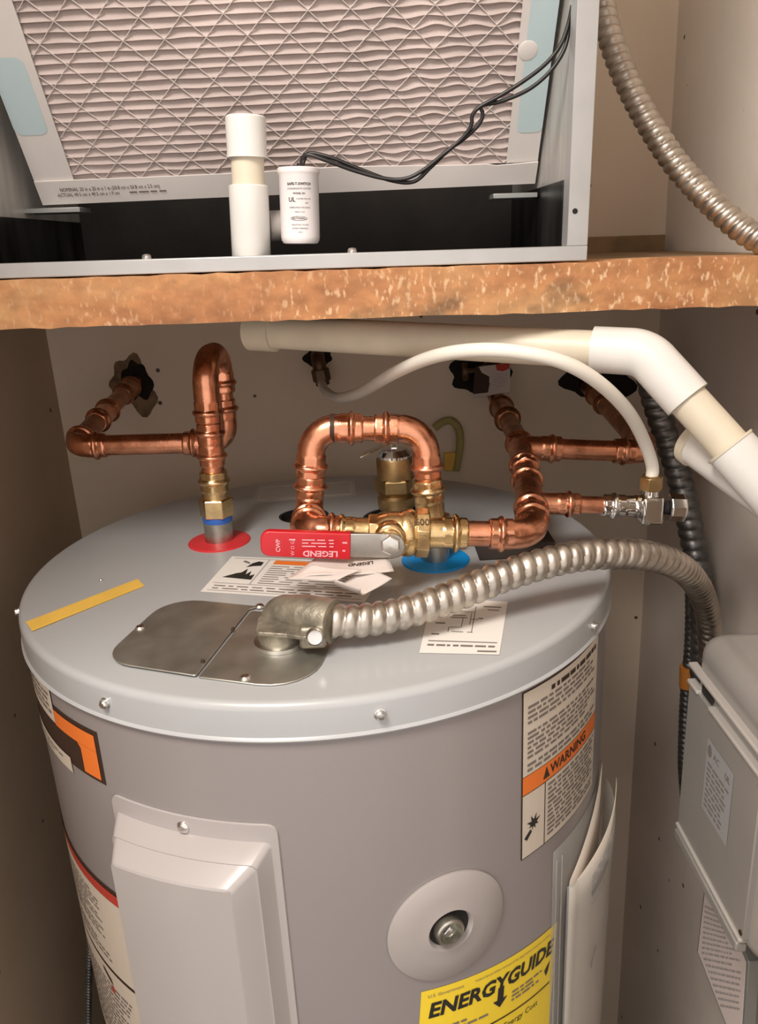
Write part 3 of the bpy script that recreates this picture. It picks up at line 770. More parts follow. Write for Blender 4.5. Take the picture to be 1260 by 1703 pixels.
fitting('copper_adapter', straight(lerp(PT, PW, .42), lerp(PT, PW, .72)), cold, copper_old, rb=0.0135, bead=0.0165)

# --- ball valve with its red lever
bv = thing('ball_valve', 'brass ball valve with a long red lever in front of the blue ring', 'valve', V(axp(660).x, YA, T))
ax = AX; A0 = axp(545)
def av(px): return (axp(px) - A0).length
mb = MB()
fitting('press_end', straight(axp(548), axp(618)), bv, brass, rb=0.0124, both=False, bead=0.0155)
mb.lathe([(0.0150, av(612)), (0.0165, av(614)), (0.0165, av(627)), (0.0150, av(629))], brass, A0, ax, sides=8)
mb.build('hex_collar', bv, 25, 0.0005)
mb = MB(); mb.lathe([(0.0150, av(625)), (0.0172, av(632)), (0.0185, av(645)), (0.0190, av(655)), (0.0188, av(664)), (0.0200, av(667)), (0.0208, av(672)), (0.0208, av(684)), (0.0185, av(690))], brass, A0, ax, n=40)
mb.build('valve_body', bv, 40)
mb = MB(); mb.lathe([(0.0195, av(689)), (0.0215, av(691)), (0.0215, av(711)), (0.0195, av(713))], brass, A0, ax, sides=8, ref=(0, -0.38, 0.92)); mb.build('union_nut', bv, 25, 0.0006)
fn = lambda s, t, h: A0 + ax * (av(701) + t) + Vector((0, -0.38 - s, 0.92)).normalized() * 0 + (Vector((0, -0.70, 0.714)) * (0.0200 + h)) + Vector((0, -0.714, -0.70)) * s
pr = Print(fn, 1.0); pr.h = 0.0004
pr.text('600', 0.0, 0.0, 0.0085, brass_dark, rot=PI / 2, bold=.02); pr.build('stamped_mark', bv)
fitting('press_end', straight(axp(777), axp(712)), bv, brass, rb=0.0132, both=False, bead=0.0170)
ST = aty(649, 905, YA - .034); stem = V(ST.x, YA, ST.z)
mb = MB(); mb.lathe([(0.0135, 0.012), (0.0135, 0.022), (0.0120, 0.024), (0.0100, 0.0245), (0.0100, 0.0300)], brass, stem, (0, -1, 0), n=32); mb.build('stem_housing', bv, 40)
mb = MB(); # stop lug below the stem
pts = []
for k in range(9):
    a = PI * (1.08 + 0.86 * k / 8); pts.append(stem + V(0.0165 * math.cos(a), -0.020, 0.0148 * math.sin(a)))
for k in range(9):
    a = PI * (1.94 - 0.86 * k / 8); pts.append(stem + V(0.0115 * math.cos(a), -0.020, 0.0105 * math.sin(a)))
mb.prism(pts, (0, -0.010, 0), brass_dull); mb.build('stop_lug', bv, 35, 0.0006)
YH = YA - 0.0305
HL, HR = aty(434, 903, YH), aty(668, 907, YH)
hd = (HR - HL).normalized(); hu = Vector((0, -1, 0)).cross(hd) * -1
if hu.z < 0: hu = -hu
hn = Vector((0, -1, 0))
def hpt(s, u, o=0): return HL + hd * s + hu * u + hn * o
HLn = (HR - HL).length
mb = MB()
pts = [hpt(0.012, -.0085), hpt(HLn * .78, -.0105), hpt(HLn * .93, -.0105)]
for k in range(1, 8): a = -PI / 2 + PI * k / 8; pts.append(hpt(HLn * .93 + .0105 * math.cos(a), .0105 * math.sin(a)))
pts += [hpt(HLn * .93, .0105), hpt(HLn * .78, .0105), hpt(0.012, .0085)]
mb.prism(pts, hn * 0.0026, steel_lever); mb.build('lever', bv, 30, 0.0005)
mb = MB(); GL = HLn * 0.635
pts = fillet_poly([hpt(0, -.0098, -.002), hpt(GL, -.0118, -.002), hpt(GL, .0112, -.002), hpt(0, .0122, -.002)], [.0075, .0012, .0012, .0075])
mb.prism(pts, hn * 0.0072, red_grip); grip = mb.build('grip', bv, 40, 0.0018, 3); tag(grip, 'red vinyl grip with pale lettering')
fg = lambda s, t, h: hpt(s, t, 0.0054 + h)
pr = Print(fg, 1.0); pr.h = 0.0003
c = GL * .68
pr.text('LEGEND', c - .001, -.0062, .0070, pinkink, rot=PI, bold=.03, sx=1.1)
pr.lines(c - .016, c + .011, -.0015, .0068, 3, pinkink, .35, .1, word=.010, seed=61); pr.lines(c + .017, c + .021, -.007, .007, 2, pinkink, .2, .1, word=.004, seed=60)
pr.text('W O G', GL * .36, -.002, .0042, pinkink, rot=PI / 2); pr.lines(GL * .32, GL * .40, .004, .007, 1, pinkink, .4, 0, word=.004, seed=62)
pr.text('600', GL * .27, 0, .0042, redm, rot=PI / 2); pr.text('CWP', GL * .20, 0, .0050, pinkink, rot=PI / 2, bold=.02); pr.build('grip_print', grip)
mb = MB(); s0 = stem + V(0, -0.0325, 0); mb.lathe([(0.0082, 0), (0.0088, 0.0006), (0.0088, 0.0055), (0.0075, 0.0068), (0.0, 0.0072)], screwm, s0, (0, -1, 0), sides=6); mb.build('lever_nut', bv, 25, 0.0005)

# --- crumpled paper tag hanging from the valve
tagp = thing('paper_tag', 'crumpled white paper tag hanging under the red valve lever', 'tag', lidpt(580, 965, 0.004))
def ribbon(name, rows, m, parent, th=0.0004):
    """rows: list of rows of points"""
    n = len(rows[0]); vs = [v for r in rows for v in r]
    fs = [(j * n + i, j * n + i + 1, (j + 1) * n + i + 1, (j + 1) * n + i) for j in range(len(rows) - 1) for i in range(n - 1)]
    o = mesh_obj(name, vs, fs, m, parent, True)
    so = o.modifiers.new('solid', 'SOLIDIFY'); so.thickness = th; so.offset = 0; 
    return o
def leafmap(c, wave):
    a, b, d, e = [aty(*p) for p in c]            # near-left, near-right, far-right, far-left
    n = (b - a).cross(e - a).normalized()
    def f(u, v, h=0.0): 
        p = (a * (1 - u) + b * u) * (1 - v) + (e * (1 - u) + d * u) * v
        return p + n * (h + wave * (math.sin(u * 6.5 + v * 2.0) + .6 * math.sin(u * 2.5 - v * 5 + 1)))
    return f
def leafmesh(name, f, nu=18, nv=10, curl=0.0):
    rows = []
    for j in range(nv + 1):
        row = []
        for i in range(nu + 1):
            u, v = i / nu, j / nv; k = max(0, .30 - u) / .30 * curl
            row.append(f(u + .25 * k * k, v, .010 * k * k))
        rows.append(row)
    return ribbon(name, rows, tagpaper, tagp)
f1 = leafmap([(478, 963, -.152), (655, 950, -.150), (640, 921, -.120), (534, 923, -.122)], .0010)
leafmesh('upper_leaf', f1)
f2 = leafmap([(588, 1001, -.170), (652, 962, -.158), (606, 944, -.140), (544, 984, -.158)], .0007)
leafmesh('lower_leaf', f2, curl=1.0)
f3 = leafmap([(478, 964, -.153), (560, 966, -.156), (600, 948, -.150), (520, 940, -.140)], .0007)
leafmesh('under_leaf', f3)
vs, fs = text_geo('LEGEND', 0.011, bold=.02)
mb = MB(); mb.add([f1(0.66 - x * 7.2, 0.50 - y * 20.0, 0.0009) for x, y in vs], fs, ink_brown)
for k in range(3):
    for q in range(8):
        s0 = 0.12 + q * 0.09; mb.add([f1(s0, .76 + k * .07, .0008), f1(s0 + .065, .76 + k * .07, .0008), f1(s0 + .065, .78 + k * .07, .0008), f1(s0, .78 + k * .07, .0008)], [(0, 1, 2, 3)], ink_pale)
o = mesh_obj('tag_print', mb.v, mb.f, mb.mats, tagp, False, mb.m)

# --- relief valve standing in the wide port
tp = thing('relief_valve', 'dull brass relief valve with a steel lever behind the copper arch', 'valve', V(PORT[1][0].x - .004, PORT[1][0].y, T - 0.01))
q = V(atz(660, 866).x, atz(660, 866).y, T)
k = 1.10
def pf(l): return [(r * k, h * k) for r, h in l]
mb = MB(); mb.lathe(pf([(0.0150, -0.010), (0.0150, 0.012), (0.0175, 0.014), (0.0185, 0.018), (0.0185, 0.026), (0.0155, 0.029), (0.0185, 0.032)]), brass_dull, q, n=36); mb.build('valve_base', tp)
mb = MB(); mb.lathe(pf([(0.0190, 0.031), (0.0205, 0.033), (0.0205, 0.044), (0.0190, 0.046)]), brass_dull, q, sides=6); mb.build('valve_hex', tp, 25, 0.0006)
mb = MB(); mb.lathe(pf([(0.0178, 0.045), (0.0178, 0.064), (0.0170, 0.066)]), brass_dull, q, n=36); mb.build('bonnet', tp)
mb = MB(); mb.lathe(pf([(0.0165, 0.0655), (0.0165, 0.0685), (0.0120, 0.074), (0.0, 0.075)]), chrome, q, n=32); mb.build('cap', tp)
mb = MB(); mb.box(q.x - .0035, q.x + .0035, q.y - .004, q.y + .004, T + .078, T + .0895, chrome); mb.build('lever_post', tp, 30, 0.0008)
a = q + V(-.034, -.008, .0775); b = q + V(.018, .004, .0960); wv = V(.3, 1.5, 0)
mb = MB(); mb.prism([a - wv * .007, b - wv * .007, b + wv * .007, a + wv * .007], (0, 0, 0.0020), chrome); mb.build('test_lever', tp, 30, 0.0003, 1)

# --- angle stop valve and its white tube
sv = thing('stop_valve', 'small chrome stop valve with a brass nut feeding the white tube', 'valve', SV)
sa = kd; s_ = lerp(K, SV, 0.60)
L = (SV - s_).length
fitting('inlet_sleeve', straight(s_, s_ + sa * 0.034), sv, chrome, rb=0.0102, both=False, bead=0.0128)
mb = MB(); mb.lathe([(0.0098, 0.028), (0.0110, 0.030), (0.0110, L - 0.010), (0.0098, L - 0.008)], chrome, s_, sa, n=28); mb.build('valve_barrel', sv)
mb = MB(); c = SV; mb.box(c.x - .0100, c.x + .0100, c.y - .0115, c.y + .0115, c.z - .0150, c.z + .0120, chrome); mb.build('valve_block', sv, 30, 0.003, 3)
mb = MB(); mb.lathe([(0.0075, 0.010), (0.0075, 0.018), (0.006, 0.018)], chrome, SV, (0, 0, 1), n=24); mb.build('outlet', sv)
mb = MB(); mb.lathe([(0.0095, 0.0165), (0.0107, 0.0175), (0.0107, 0.029), (0.0085, 0.0305)], brass_dull, SV, (0, 0, 1), sides=6); mb.build('compression_nut', sv, 25, 0.0005)
mb = MB(); mb.lathe([(0.0065, 0.009), (0.0065, 0.016), (0.0050, 0.017)], black, SV, sa, n=20); mb.build('stem', sv)
mb = MB()
hp = [(0.0125, 0.0165), (0.0135, 0.0175), (0.0135, 0.030), (0.0120, 0.0315), (0, 0.0315)]
mb.lathe(hp, chrome, SV, sa, sides=10); mb.build('hand_wheel', sv, 20, 0.0006)
TP = [(1085, 805, -0.045), (1081, 775, -0.045), (1070, 732, -0.058), (1044, 685, -0.082), (1000, 640, -0.105), (945, 606, -0.118), (880, 588, -0.118), (800, 582, -0.105), (725, 592, -0.075), (660, 618, -0.02), (600, 652, 0.08), (562, 661, 0.19), (541, 650, 0.30), (534, 636, 0.35)]
pts = [SV + V(0, 0, 0.026), SV + V(0, 0, 0.040)] + [aty(*t) for t in TP[2:]]
tb = tube('supply_tube', spline(pts, 0.004), 0.0058, None, tube_m, 20); tag(tb, 'white plastic supply tube arching from the chrome valve to the wall', 'tube')
we = thing('wall_elbow', 'dark brass elbow on the back wall joined to the white tube', 'pipe fitting', aty(530, 600, YB - .03))
a, b, c = aty(528, 590, YB + .0), aty(528, 596, YB - .035), aty(537, 640, YB - .035)
tube('elbow_body', fillet([a, b, c], 0.012), 0.0095, we, brass_dark)
d = (c - b).normalized(); mb = MB(); mb.lathe([(0.0115, 0.014), (0.0125, 0.016), (0.0125, 0.030), (0.0105, 0.032)], brass_dark, b, d, sides=6); mb.build('elbow_nut', we, 25, 0.0005)

# --- old wall valve with its printed tag
ov = thing('wall_valve', 'dark old valve in the back wall above the copper pipe', 'valve', aty(815, 630, YB - .02))
a = aty(812, 622, YB); 
mb = MB(); mb.lathe([(0.022, 0.0), (0.022, 0.012), (0.017, 0.016), (0.015, 0.034), (0.012, 0.036)], brass_dark, a, (0.06, -1, -0.1), sides=8); mb.build('valve_body', ov, 30, 0.001)
mb = MB(); b = aty(772, 618, YB - .02); mb.lathe([(0.004, 0), (0.004, 0.03)], brass_dark, b, (1, 0, 0.05), n=12); mb.lathe([(0.012, -.003), (0.013, 0), (0.012, 0.004)], brass_dark, b, (1, 0, 0.05), n=16); mb.build('valve_handle', ov)
wt = thing('printed_tag', 'white printed hang tag with a red corner above the copper pipe', 'tag', aty(818, 655, YB - .045))
f = quadmap(aty(786, 662, YB - .060), aty(848, 652, YB - .060), aty(848, 604, YB - .045), aty(790, 610, YB - .045))
pr = Print(f, 2.0); pr.rect(0, 0, 1, 1, tagpaper, 0.0); o = pr.build('tag_card', wt); so = o.modifiers.new('solid', 'SOLIDIFY'); so.thickness = 0.0006
pr = Print(f, 2.0); pr.h = 0.0006
pr.poly([(0.0, .12), (.40, .10), (.46, .55), (.30, .98), (0, 1)], ink_brown); pr.poly([(.10, .98), (.52, .98), (.60, .62), (.42, .40), (.42, .62), (.20, .78)], tagpaper, .0009)
pr.poly([(.58, 1.0), (.98, 1.0), (.98, .82), (.80, .74), (.62, .80)], redink, .0009); pr.lines(.52, .95, .70, .22, 6, ink_pale, .35, .3, word=.12, seed=71); pr.build('tag_print', wt)

# --- dull yellow plastic hook on the back wall
yh = thing('yellow_hook', 'dull yellow plastic loop on the wall behind the copper arch', 'hook', aty(745, 780, YB - .006))
yp = [aty(a, b, YB - .008) for a, b in ((722, 712), (735, 702), (750, 700), (762, 712), (765, 735), (762, 760), (758, 782))]
tube('loop', spline(yp, 0.003), 0.0055, yh, yellow_dull, 14)
f = quadmap(aty(738, 782, YB - .006), aty(757, 782, YB - .006), aty(757, 752, YB - .006), aty(738, 752, YB - .006))
mb = MB(); mb.prism([f(0, 0, 0), f(1, 0, 0), f(1, 1, 0), f(0, 1, 0)], (0, -.004, 0), yellow_tape); mb.build('tab', yh, 30, 0.0008)

# --- dark foam block under the copper elbow
mb = MB(); c = lidpt(855, 920); mb.box(c.x - .036, c.x + .036, c.y - .016, c.y + .022, T + .0006, T + .016, foam_brown); tag(mb.build('foam_block', None, 30, 0.001), 'dark brown foam block on the grey lid under the copper elbow', 'block')

# ================================================================== FLEXIBLE CONDUITS
def flex(r, amp, pitch):
    def f(s, th):
        q = (s / pitch + th / (2 * PI)) % 1.0
        return r - amp + amp * (abs(math.sin(PI * q)) ** 0.55)
    return f
def conduit(name, pts, r, amp, pitch, m, label, parent=None):
    path = spline(pts, pitch / 9); mb = MB(); mb.sweep(path, flex(r, amp, pitch), m, n=28); o = mb.build(name, parent, 80)
    if label: tag(o, label, 'conduit')
    return o
CP = [(551, 1033, -.206), (600, 1032, -.204), (660, 1022, -.198), (720, 1004, -.190), (780, 981, -.180), (840, 957, -.170), (900, 938, -.160), (960, 925, -.150), (1020, 921, -.140), (1080, 925, -.125), (1128, 942, -.095), (1158, 972, -.045), (1174, 1010, .005), (1180, 1060, .030), (1180, 1150, .040), (1178, 1300, .045)]
fc = thing('power_conduit', 'thick silver flexible conduit curving from the steel junction plate to the right wall', 'conduit', lidpt(600, 1070))
conduit('flex_sleeve', [aty(*c) for c in CP], 0.0130, 0.0030, 0.0105, galv, None, fc)
cb = lidpt(466, 1078); c1 = aty(551, 1033, -.206)
cb = V(cb.x, cb.y + .006, T)
mb = MB(); mb.lathe([(0.0205, 0.0018), (0.0205, 0.0050), (0.0180, 0.0060)], screwm, cb, n=32); mb.build('lock_ring', fc)
mb = MB(); mb.lathe([(0.0165, 0.0055), (0.0170, 0.0080), (0.0170, 0.0165), (0.0150, 0.0180)], zinc, cb, n=32); mb.build('connector_base', fc)
cm = V(cb.x - .002, cb.y + .010, T + 0.024); d = (c1 - cm); 
path = fillet([V(cb.x - .002, cb.y + .010, T + 0.006), cm, c1 + d.normalized() * .002], 0.014)
tot = arclen(path)[-1]
mb = MB(); mb.sweep(path, lambda s, th: 0.0135 + 0.0035 * min(1, max(0, (s - .02) / .02)) - .0012 * max(0, math.cos(2 * th)), zinc, n=30); mb.build('connector_body', fc, 50)
mb = MB(); a = V(cb.x - .016, cb.y - .016, T + .0165); b = c1 + V(-.016, -.0185, -.006)
u = (b - a).normalized(); n_ = V(0, 0, 1)
q = fillet_poly([a + V(0, .0, 0), a + V(.024, -.006, 0), b + V(0, -.001, 0), b + V(.002, .016, .004), a + V(0, .024, .004)], .004)
mb.prism(q, (0, 0, 0.003), zinc); mb.build('clamp_strap', fc, 30, 0.0006)
sc_ = c1 + V(-.012, -.0150, -.004); mb = MB(); mb.lathe([(0.0066, 0), (0.0066, 0.0035), (0.0052, 0.0055), (0.0030, 0.0048), (0.0, 0.0046)], screwm, sc_, (0.1, -1, 0.25), n=22); mb.build('clamp_screw', fc)
mb = MB(); mb.box(sc_.x - .012, sc_.x + .008, sc_.y + .001, sc_.y + .012, sc_.z - .012, sc_.z + .006, zinc); mb.build('clamp_ear', fc, 30, 0.003, 2)

TC = [(996, -40, .120), (1000, 0, .112), (1014, 60, .10), (1040, 130, .088), (1076, 200, .072), (1122, 270, .052), (1176, 330, .028), (1232, 380, .004), (1290, 412, -.02), (1340, 425, -.03)]
conduit('flexible_conduit', [aty(*c) for c in TC], 0.0120, 0.0028, 0.0088, galv, 'silver flexible conduit sweeping down across the upper right wall')
DC = [(1072, 590, .17), (1084, 650, .165), (1102, 710, .16), (1122, 770, .152), (1138, 830, .142), (1150, 890, .132), (1160, 940, .122), (1166, 1000, .112), (1168, 1060, .105), (1168, 1200, .10)]
conduit('dark_conduit', [aty(*c) for c in DC], 0.0150, 0.0028, 0.0125, galv_dark, 'dark grey flexible conduit in the right corner behind the chrome valve')
BC = [(1146, 900, .165), (1149, 960, .165), (1150, 1020, .165), (1148, 1080, .165), (1143, 1130, .165), (1139, 1200, .165), (1138, 1290, .165), (1150, 1400, .165), (1170, 1520, .165)]
bx = thing('armored_cable', 'thin armored cable with an orange bushing running down the right wall', 'cable', aty(1170, 1520, .165))
bp = [aty(*c) for c in BC]
conduit('cable_sleeve', bp, 0.0085, 0.0018, 0.0080, galv_dark, None, bx)
mb = MB(); mb.sweep(spline([aty(1143, 1108, .165), aty(1142, 1142, .165)], .002), 0.0098, orange_band, n=20); mb.build('bushing', bx)
LC = [(152, 1500, -.02), (150, 1560, -.02), (148, 1620, -.02), (147, 1700, -.02), (147, 1800, -.02)]
conduit('thin_cable', [aty(*c) for c in LC], 0.0040, 0.0012, 0.0045, galv_dark, 'thin ribbed metal cable hanging beside the left of the tank')

# ================================================================== PVC DRAIN
dr = thing('drain_pipe', 'cream drain pipe with white elbows running under the wooden beam', 'pipe', aty(700, 580, -.02))
P0, P1, P2 = aty(428, 551, .062), aty(1072, 586, -.088), aty(1222, 752, -.135)
tube('long_pipe', straight(P0, P1, .01), 0.0158, dr, pvc_old, 32)
d1 = (P1 - P0).normalized(); d2 = (P2 - P1).normalized()
mb = MB(); e = lerp(P0, P1, .02); mb.sweep(straight(P0 - d1 * .008, P0 + d1 * .020), 0.0190, pvc_old, n=32); mb.build('coupling', dr)
path = fillet([P1 - d1 * .042, P1, P1 + d2 * .052], .030)
mb = MB(); mb.sweep(path, 0.0192, pvc, n=40); mb.build('white_elbow', dr, 50)
tube('short_pipe', straight(P1, P2 + d2 * .02, .01), 0.0158, dr, pvc_old, 32)
d3 = V(0.55, -0.1, -0.8).normalized()
path = fillet([P2 - d2 * .006, P2 + d2 * .045, P2 + d2 * .045 + d3 * .09], .03)
mb = MB(); mb.sweep(path, 0.0196, pvc, n=40); mb.build('lower_wye', dr, 50)
mb = MB(); mb.lathe([(0.0204, 0), (0.0204, 0.002), (0.0190, 0.002)], pvc_old, P2 - d2 * .007, d2, n=40); mb.build('glue_ring', dr)
a = aty(1158, 738, -.075); b = P2 + d2 * .055
mb = MB(); mb.sweep(straight(a, b, .004), 0.0190, pvc, n=36); mb.build('wye_branch', dr, 50)
mb = MB(); dd = (b - a).normalized(); mb.lathe([(0.0150, -0.004), (0.0208, -.004), (0.0208, 0.003), (0.0190, 0.004)], pvc_old, a, dd, n=36); mb.build('branch_rim', dr)

# ================================================================== BEAM, SHELF, CABINET
YF = -0.080
B0, B1 = aty(0, 466, YF), aty(1260, 427, YF)
tilt = math.atan2(B1.z - B0.z, B1.x - B0.x)
ca, sa_ = math.cos(tilt), math.sin(tilt)
def cab(u, y, w_): return V(B0.x + u * ca - w_ * sa_, y, B0.z + u * sa_ + w_ * ca)
def cabv(v): return cab(v.x, v.y, v.z)
def uw(px, py, y):
    p = aty(px, py, y) - B0; return p.x * ca + p.z * sa_, -p.x * sa_ + p.z * ca
uL = (XL - B0.x) + 0.004; uR = (XR - B0.x) - 0.004
# the rough beam: slightly uneven top and bottom edges
beam_vs = []; NB = 60; R = random.Random(5)
mb = MB(); rows = []
for i in range(NB + 1):
    u = uL + (uR - uL) * i / NB
    j1 = R.uniform(-.0006, .0006) + (0.0018 * math.sin(max(0, (u - .49)) * 30) if u > .49 else 0); j0 = R.uniform(-.0007, .0007)
    rows.append([cab(u, YF + R.uniform(-.0006, .0006), -.0385 + j0), cab(u, YF + R.uniform(-.0005, .0005), -.018), cab(u, YF + R.uniform(-.0006, .0006), -.001 + j1), cab(u, YF + .003, j1), cab(u, YF + .089, .0), cab(u, YF + .089, -.0385)])
vs = [v for r in rows for v in r]; fs = []
for i in range(NB):
    for k in range(6): fs.append((i * 6 + k, i * 6 + (k + 1) % 6, (i + 1) * 6 + (k + 1) % 6, (i + 1) * 6 + k))
fs.append(tuple(range(6))); fs.append(tuple(range(NB * 6, NB * 6 + 6)))
mb.add(vs, fs, wood); beam = mb.build('wooden_beam', None, 50); tag(beam, 'rough orange-brown timber beam across the closet under the steel cabinet', 'beam')
mb = MB(); mb.box(uL, uR, YF + .0895, YB - .042, -.019, -.0012, wood_dark, cabv); tag(mb.build('shelf_board'), 'plain wooden shelf board behind the rough front beam', 'shelf')
lg0 = uw(1107, 390, YB - .04)
mb = MB(); mb.box(uL, lg0[0], YB - .040, YB - .001, -.035, lg0[1], wood_dark, cabv); tag(mb.build('wooden_ledger', None, 30, 0.001), 'brown timber ledger on the back wall right of the steel cabinet', 'beam')

# --- steel cabinet
YC = -0.0765
cabinet = thing('steel_cabinet', 'open grey steel air handler cabinet standing on the wooden beam', 'cabinet', cab(.2, .1, 0.0))
u_out = uw(976, 430, YC)[0]; u_in = uw(944, 380, YC)[0]
rail_h = uw(600, 420, YC)[1]
u0 = -0.0345; ctop = 0.52; yb = 0.335
fw = u_out - u_in
mb = MB(); mb.box(u0, u_out, YC, YC + .022, .0010, rail_h, cab_metal, cabv); mb.build('bottom_rail', cabinet, 30, 0.0008)
mb = MB(); mb.box(u_in, u_out, YC + .0005, YC + .020, rail_h, ctop, cab_metal, cabv); post = mb.build('right_post', cabinet, 30, 0.0006)
hu_, hw_ = uw(956, 351, YC); mb = MB(); mb.lathe([(0.0021, 0), (0.0021, 0.0004)], black, cab(hu_, YC + .0004, hw_), (0, -1, 0), n=14); mb.build('screw_hole', post)
mb = MB(); mb.box(u0, u0 + fw, YC + .0005, YC + .020, rail_h, ctop, cab_metal, cabv); mb.build('left_post', cabinet, 30, 0.0006)
mb = MB(); mb.box(u_out - .0012, u_out, YC + .020, yb, .001, ctop, cab_metal, cabv); mb.box(u0, u0 + .0012, YC + .020, yb, .001, ctop, cab_metal, cabv); mb.box(u0, u_out, YC, yb, ctop, ctop + .0012, cab_metal, cabv); mb.box(u0, u_out, yb, yb + .0012, .001, ctop, cab_metal, cabv); mb.build('shell', cabinet, 30)
LT = 0.012                                                          # insulation lining
uli, uri = u0 + .012, u_in + .0025
zl = uw(900, 312, .05)[1]
mb = MB(); mb.box(uri, u_out - .0016, YC + .021, yb - .002, zl, ctop - .002, foil, cabv); mb.build('foil_lining', cabinet, 30)
mb = MB(); mb.box(uri - .0005, u_out - .0016, YC + .021, yb - .002, .0025, zl, mat('foil_lining_dark', (0.20, 0.20, 0.20), 0.35, 0.9, 0.8, 30, 0.5, 40, col2=(0.03, 0.028, 0.025), stretch=(1, 1, 0.2)), cabv); mb.build('lower_lining', cabinet, 30)  # lower band of the lining, darker and mottled
zl2 = uw(30, 360, .0)[1]
mb = MB(); mb.box(u0 + .0016, uli, YC + .021, yb - .002, zl2, ctop - .002, foil, cabv); mb.build('foil_lining', cabinet, 30)
mb = MB(); mb.box(u0 + .0016, uli + .0005, YC + .021, yb - .002, .0025, zl2, MATS['foil_lining_dark'], cabv); mb.build('lower_lining', cabinet, 30)
mb = MB(); mb.box(uli, uri, .20, yb - .002, .004, ctop - .002, liner_dark, cabv); mb.build('back_lining', cabinet)
mb = MB(); mb.box(u0 + .002, u_out - .002, YC + .0225, yb - .002, .0012, .0024, liner_dark, cabv); mb.build('floor_pan', cabinet)
for px, py in ((243, 421), (585, 407)):
    a, b = uw(px, py, YC + .010); mb = MB(); mb.lathe([(0.0032, -.001), (0.0038, 0.0), (0.0038, .0022), (0.0026, .0036), (0, .0040)], screwm, cab(a, YC + .010, rail_h), (0, 0, 1), n=16); mb.build('screw', cabinet)

# --- pleated filter, leaning forward on two brackets
YFB = 0.060
FB0, FB1 = aty(72, 341, YFB), aty(889, 305, YFB)
fu = (FB1 - FB0).normalized(); FW = (FB1 - FB0).length
FT0 = aty(-88, 0, -0.036)
fv0 = (FT0 - FB0); fv = (fv0 - fu * fv0.dot(fu)).normalized(); fnrm = fu.cross(fv)
if fnrm.y > 0: fnrm = -fnrm
FH = 0.206
def fp(s, t, o=0): return FB0 + fu * s + fv * t + fnrm * o
filt = thing('air_filter', 'white framed pleated air filter leaning inside the steel cabinet', 'air filter', fp(FW / 2, 0))
SB, BB = 0.036, 0.0235
def fbox(name, s0, s1, t0, t1, o0, o1, m, parent, bev=0.0006):
    mb = MB(); vs = [fp(s, t, o) for o in (o0, o1) for t in (t0, t1) for s in (s0, s1)]
    mb.add(vs, [(0, 2, 3, 1), (4, 5, 7, 6), (0, 1, 5, 4), (2, 6, 7, 3), (0, 4, 6, 2), (1, 3, 7, 5)], m); return mb.build(name, parent, 30, bev)
# bottom flap with a slightly buckled upper edge
mb = MB(); N = 48; vs = []
for i in range(N + 1):
    s = FW * i / N; b = BB + 0.0022 * math.sin(s * 26 + 1.0) * (1 if s > FW * .45 else .15) - (0.002 if s > FW * .9 else 0); o = .0015 * math.sin(s * 31) * (1 if s > FW * .4 else .2)
    vs += [fp(s, 0, 0), fp(s, 0.0005, .0012), fp(s, b, .0012 + o), fp(s, b, o)]
fs = [(i * 4 + k, i * 4 + (k + 1) % 4, i * 4 + 4 + (k + 1) % 4, i * 4 + 4 + k) for i in range(N) for k in range(4)]
mb.add(vs, fs, card); bflap = mb.build('bottom_flap', filt, 40)
ls = fbox('side_flap', 0, SB, BB * .9, FH, -.0015, -.0003, card, filt, 0); rs = fbox('side_flap', FW - SB * .80, FW, BB * .9, FH, -.0015, -.0003, card, filt, 0)
fbox('top_flap', 0, FW, FH - .018, FH, -.0003, .0009, card, filt, 0); fbox('frame_back', 0, FW, FH - .003, FH, -.020, -.002, card, filt)
fbox('frame_back', 0, FW, 0, .004, -.020, -.002, card, filt); fbox('frame_back', 0, .003, .004, FH, -.020, -.002, card, filt); fbox('frame_back', FW - .003, FW, .004, FH, -.020, -.002, card, filt)
ff = lambda s, t, h: fp(s, t, h - .0003)
pr = Print(ff, 1.0); pr.h = 0.0003
def rrect(s0, t0, s1, t1, r, bump=None):
    pts = []
    for cx, cy, a0 in ((s1 - r, t1 - r, 0), (s0 + r, t1 - r, PI / 2), (s0 + r, t0 + r, PI), (s1 - r, t0 + r, 1.5 * PI)):
        for k in range(6): a = a0 + PI / 2 * k / 5; pts.append((cx + r * math.cos(a), cy + r * math.sin(a)))
    return pts
pr.poly(rrect(-.0002, .066, .0285, .130, .007), card_blue); pr.build('side_print', ls)
pr = Print(ff, 1.0); pr.h = 0.0003
pr.poly(rrect(FW - .0225, .049, FW, .184, .005), card_blue); pr.build('side_print', rs)
mb = MB(); c = fp(FW - .0205, .118, -.0004); 
mb.lathe([(0.0078, 0), (0.0078, .0006), (.006, .0010)], card, c, fnrm, n=24); mb.build('finger_notch', rs)
pr = Print(lambda s, t, h: fp(s, t, .0016 + h), 1.0); pr.h = .0003
pr.text('NOMINAL 20 in x 20 in x 1 in (50.8 cm x 50.8 cm x 2.5 cm)', .067, .0150, .0052, ink_brown, sx=.72); pr.text('ACTUAL 49.5 cm x 49.5 cm x 1.9 cm', .046, .0098, .0048, ink_brown, sx=.78); pr.lines(.084, .120, .0115, .0085, 1, ink_soft, .5, .1, word=.008, seed=81); pr.build('size_print', bflap)
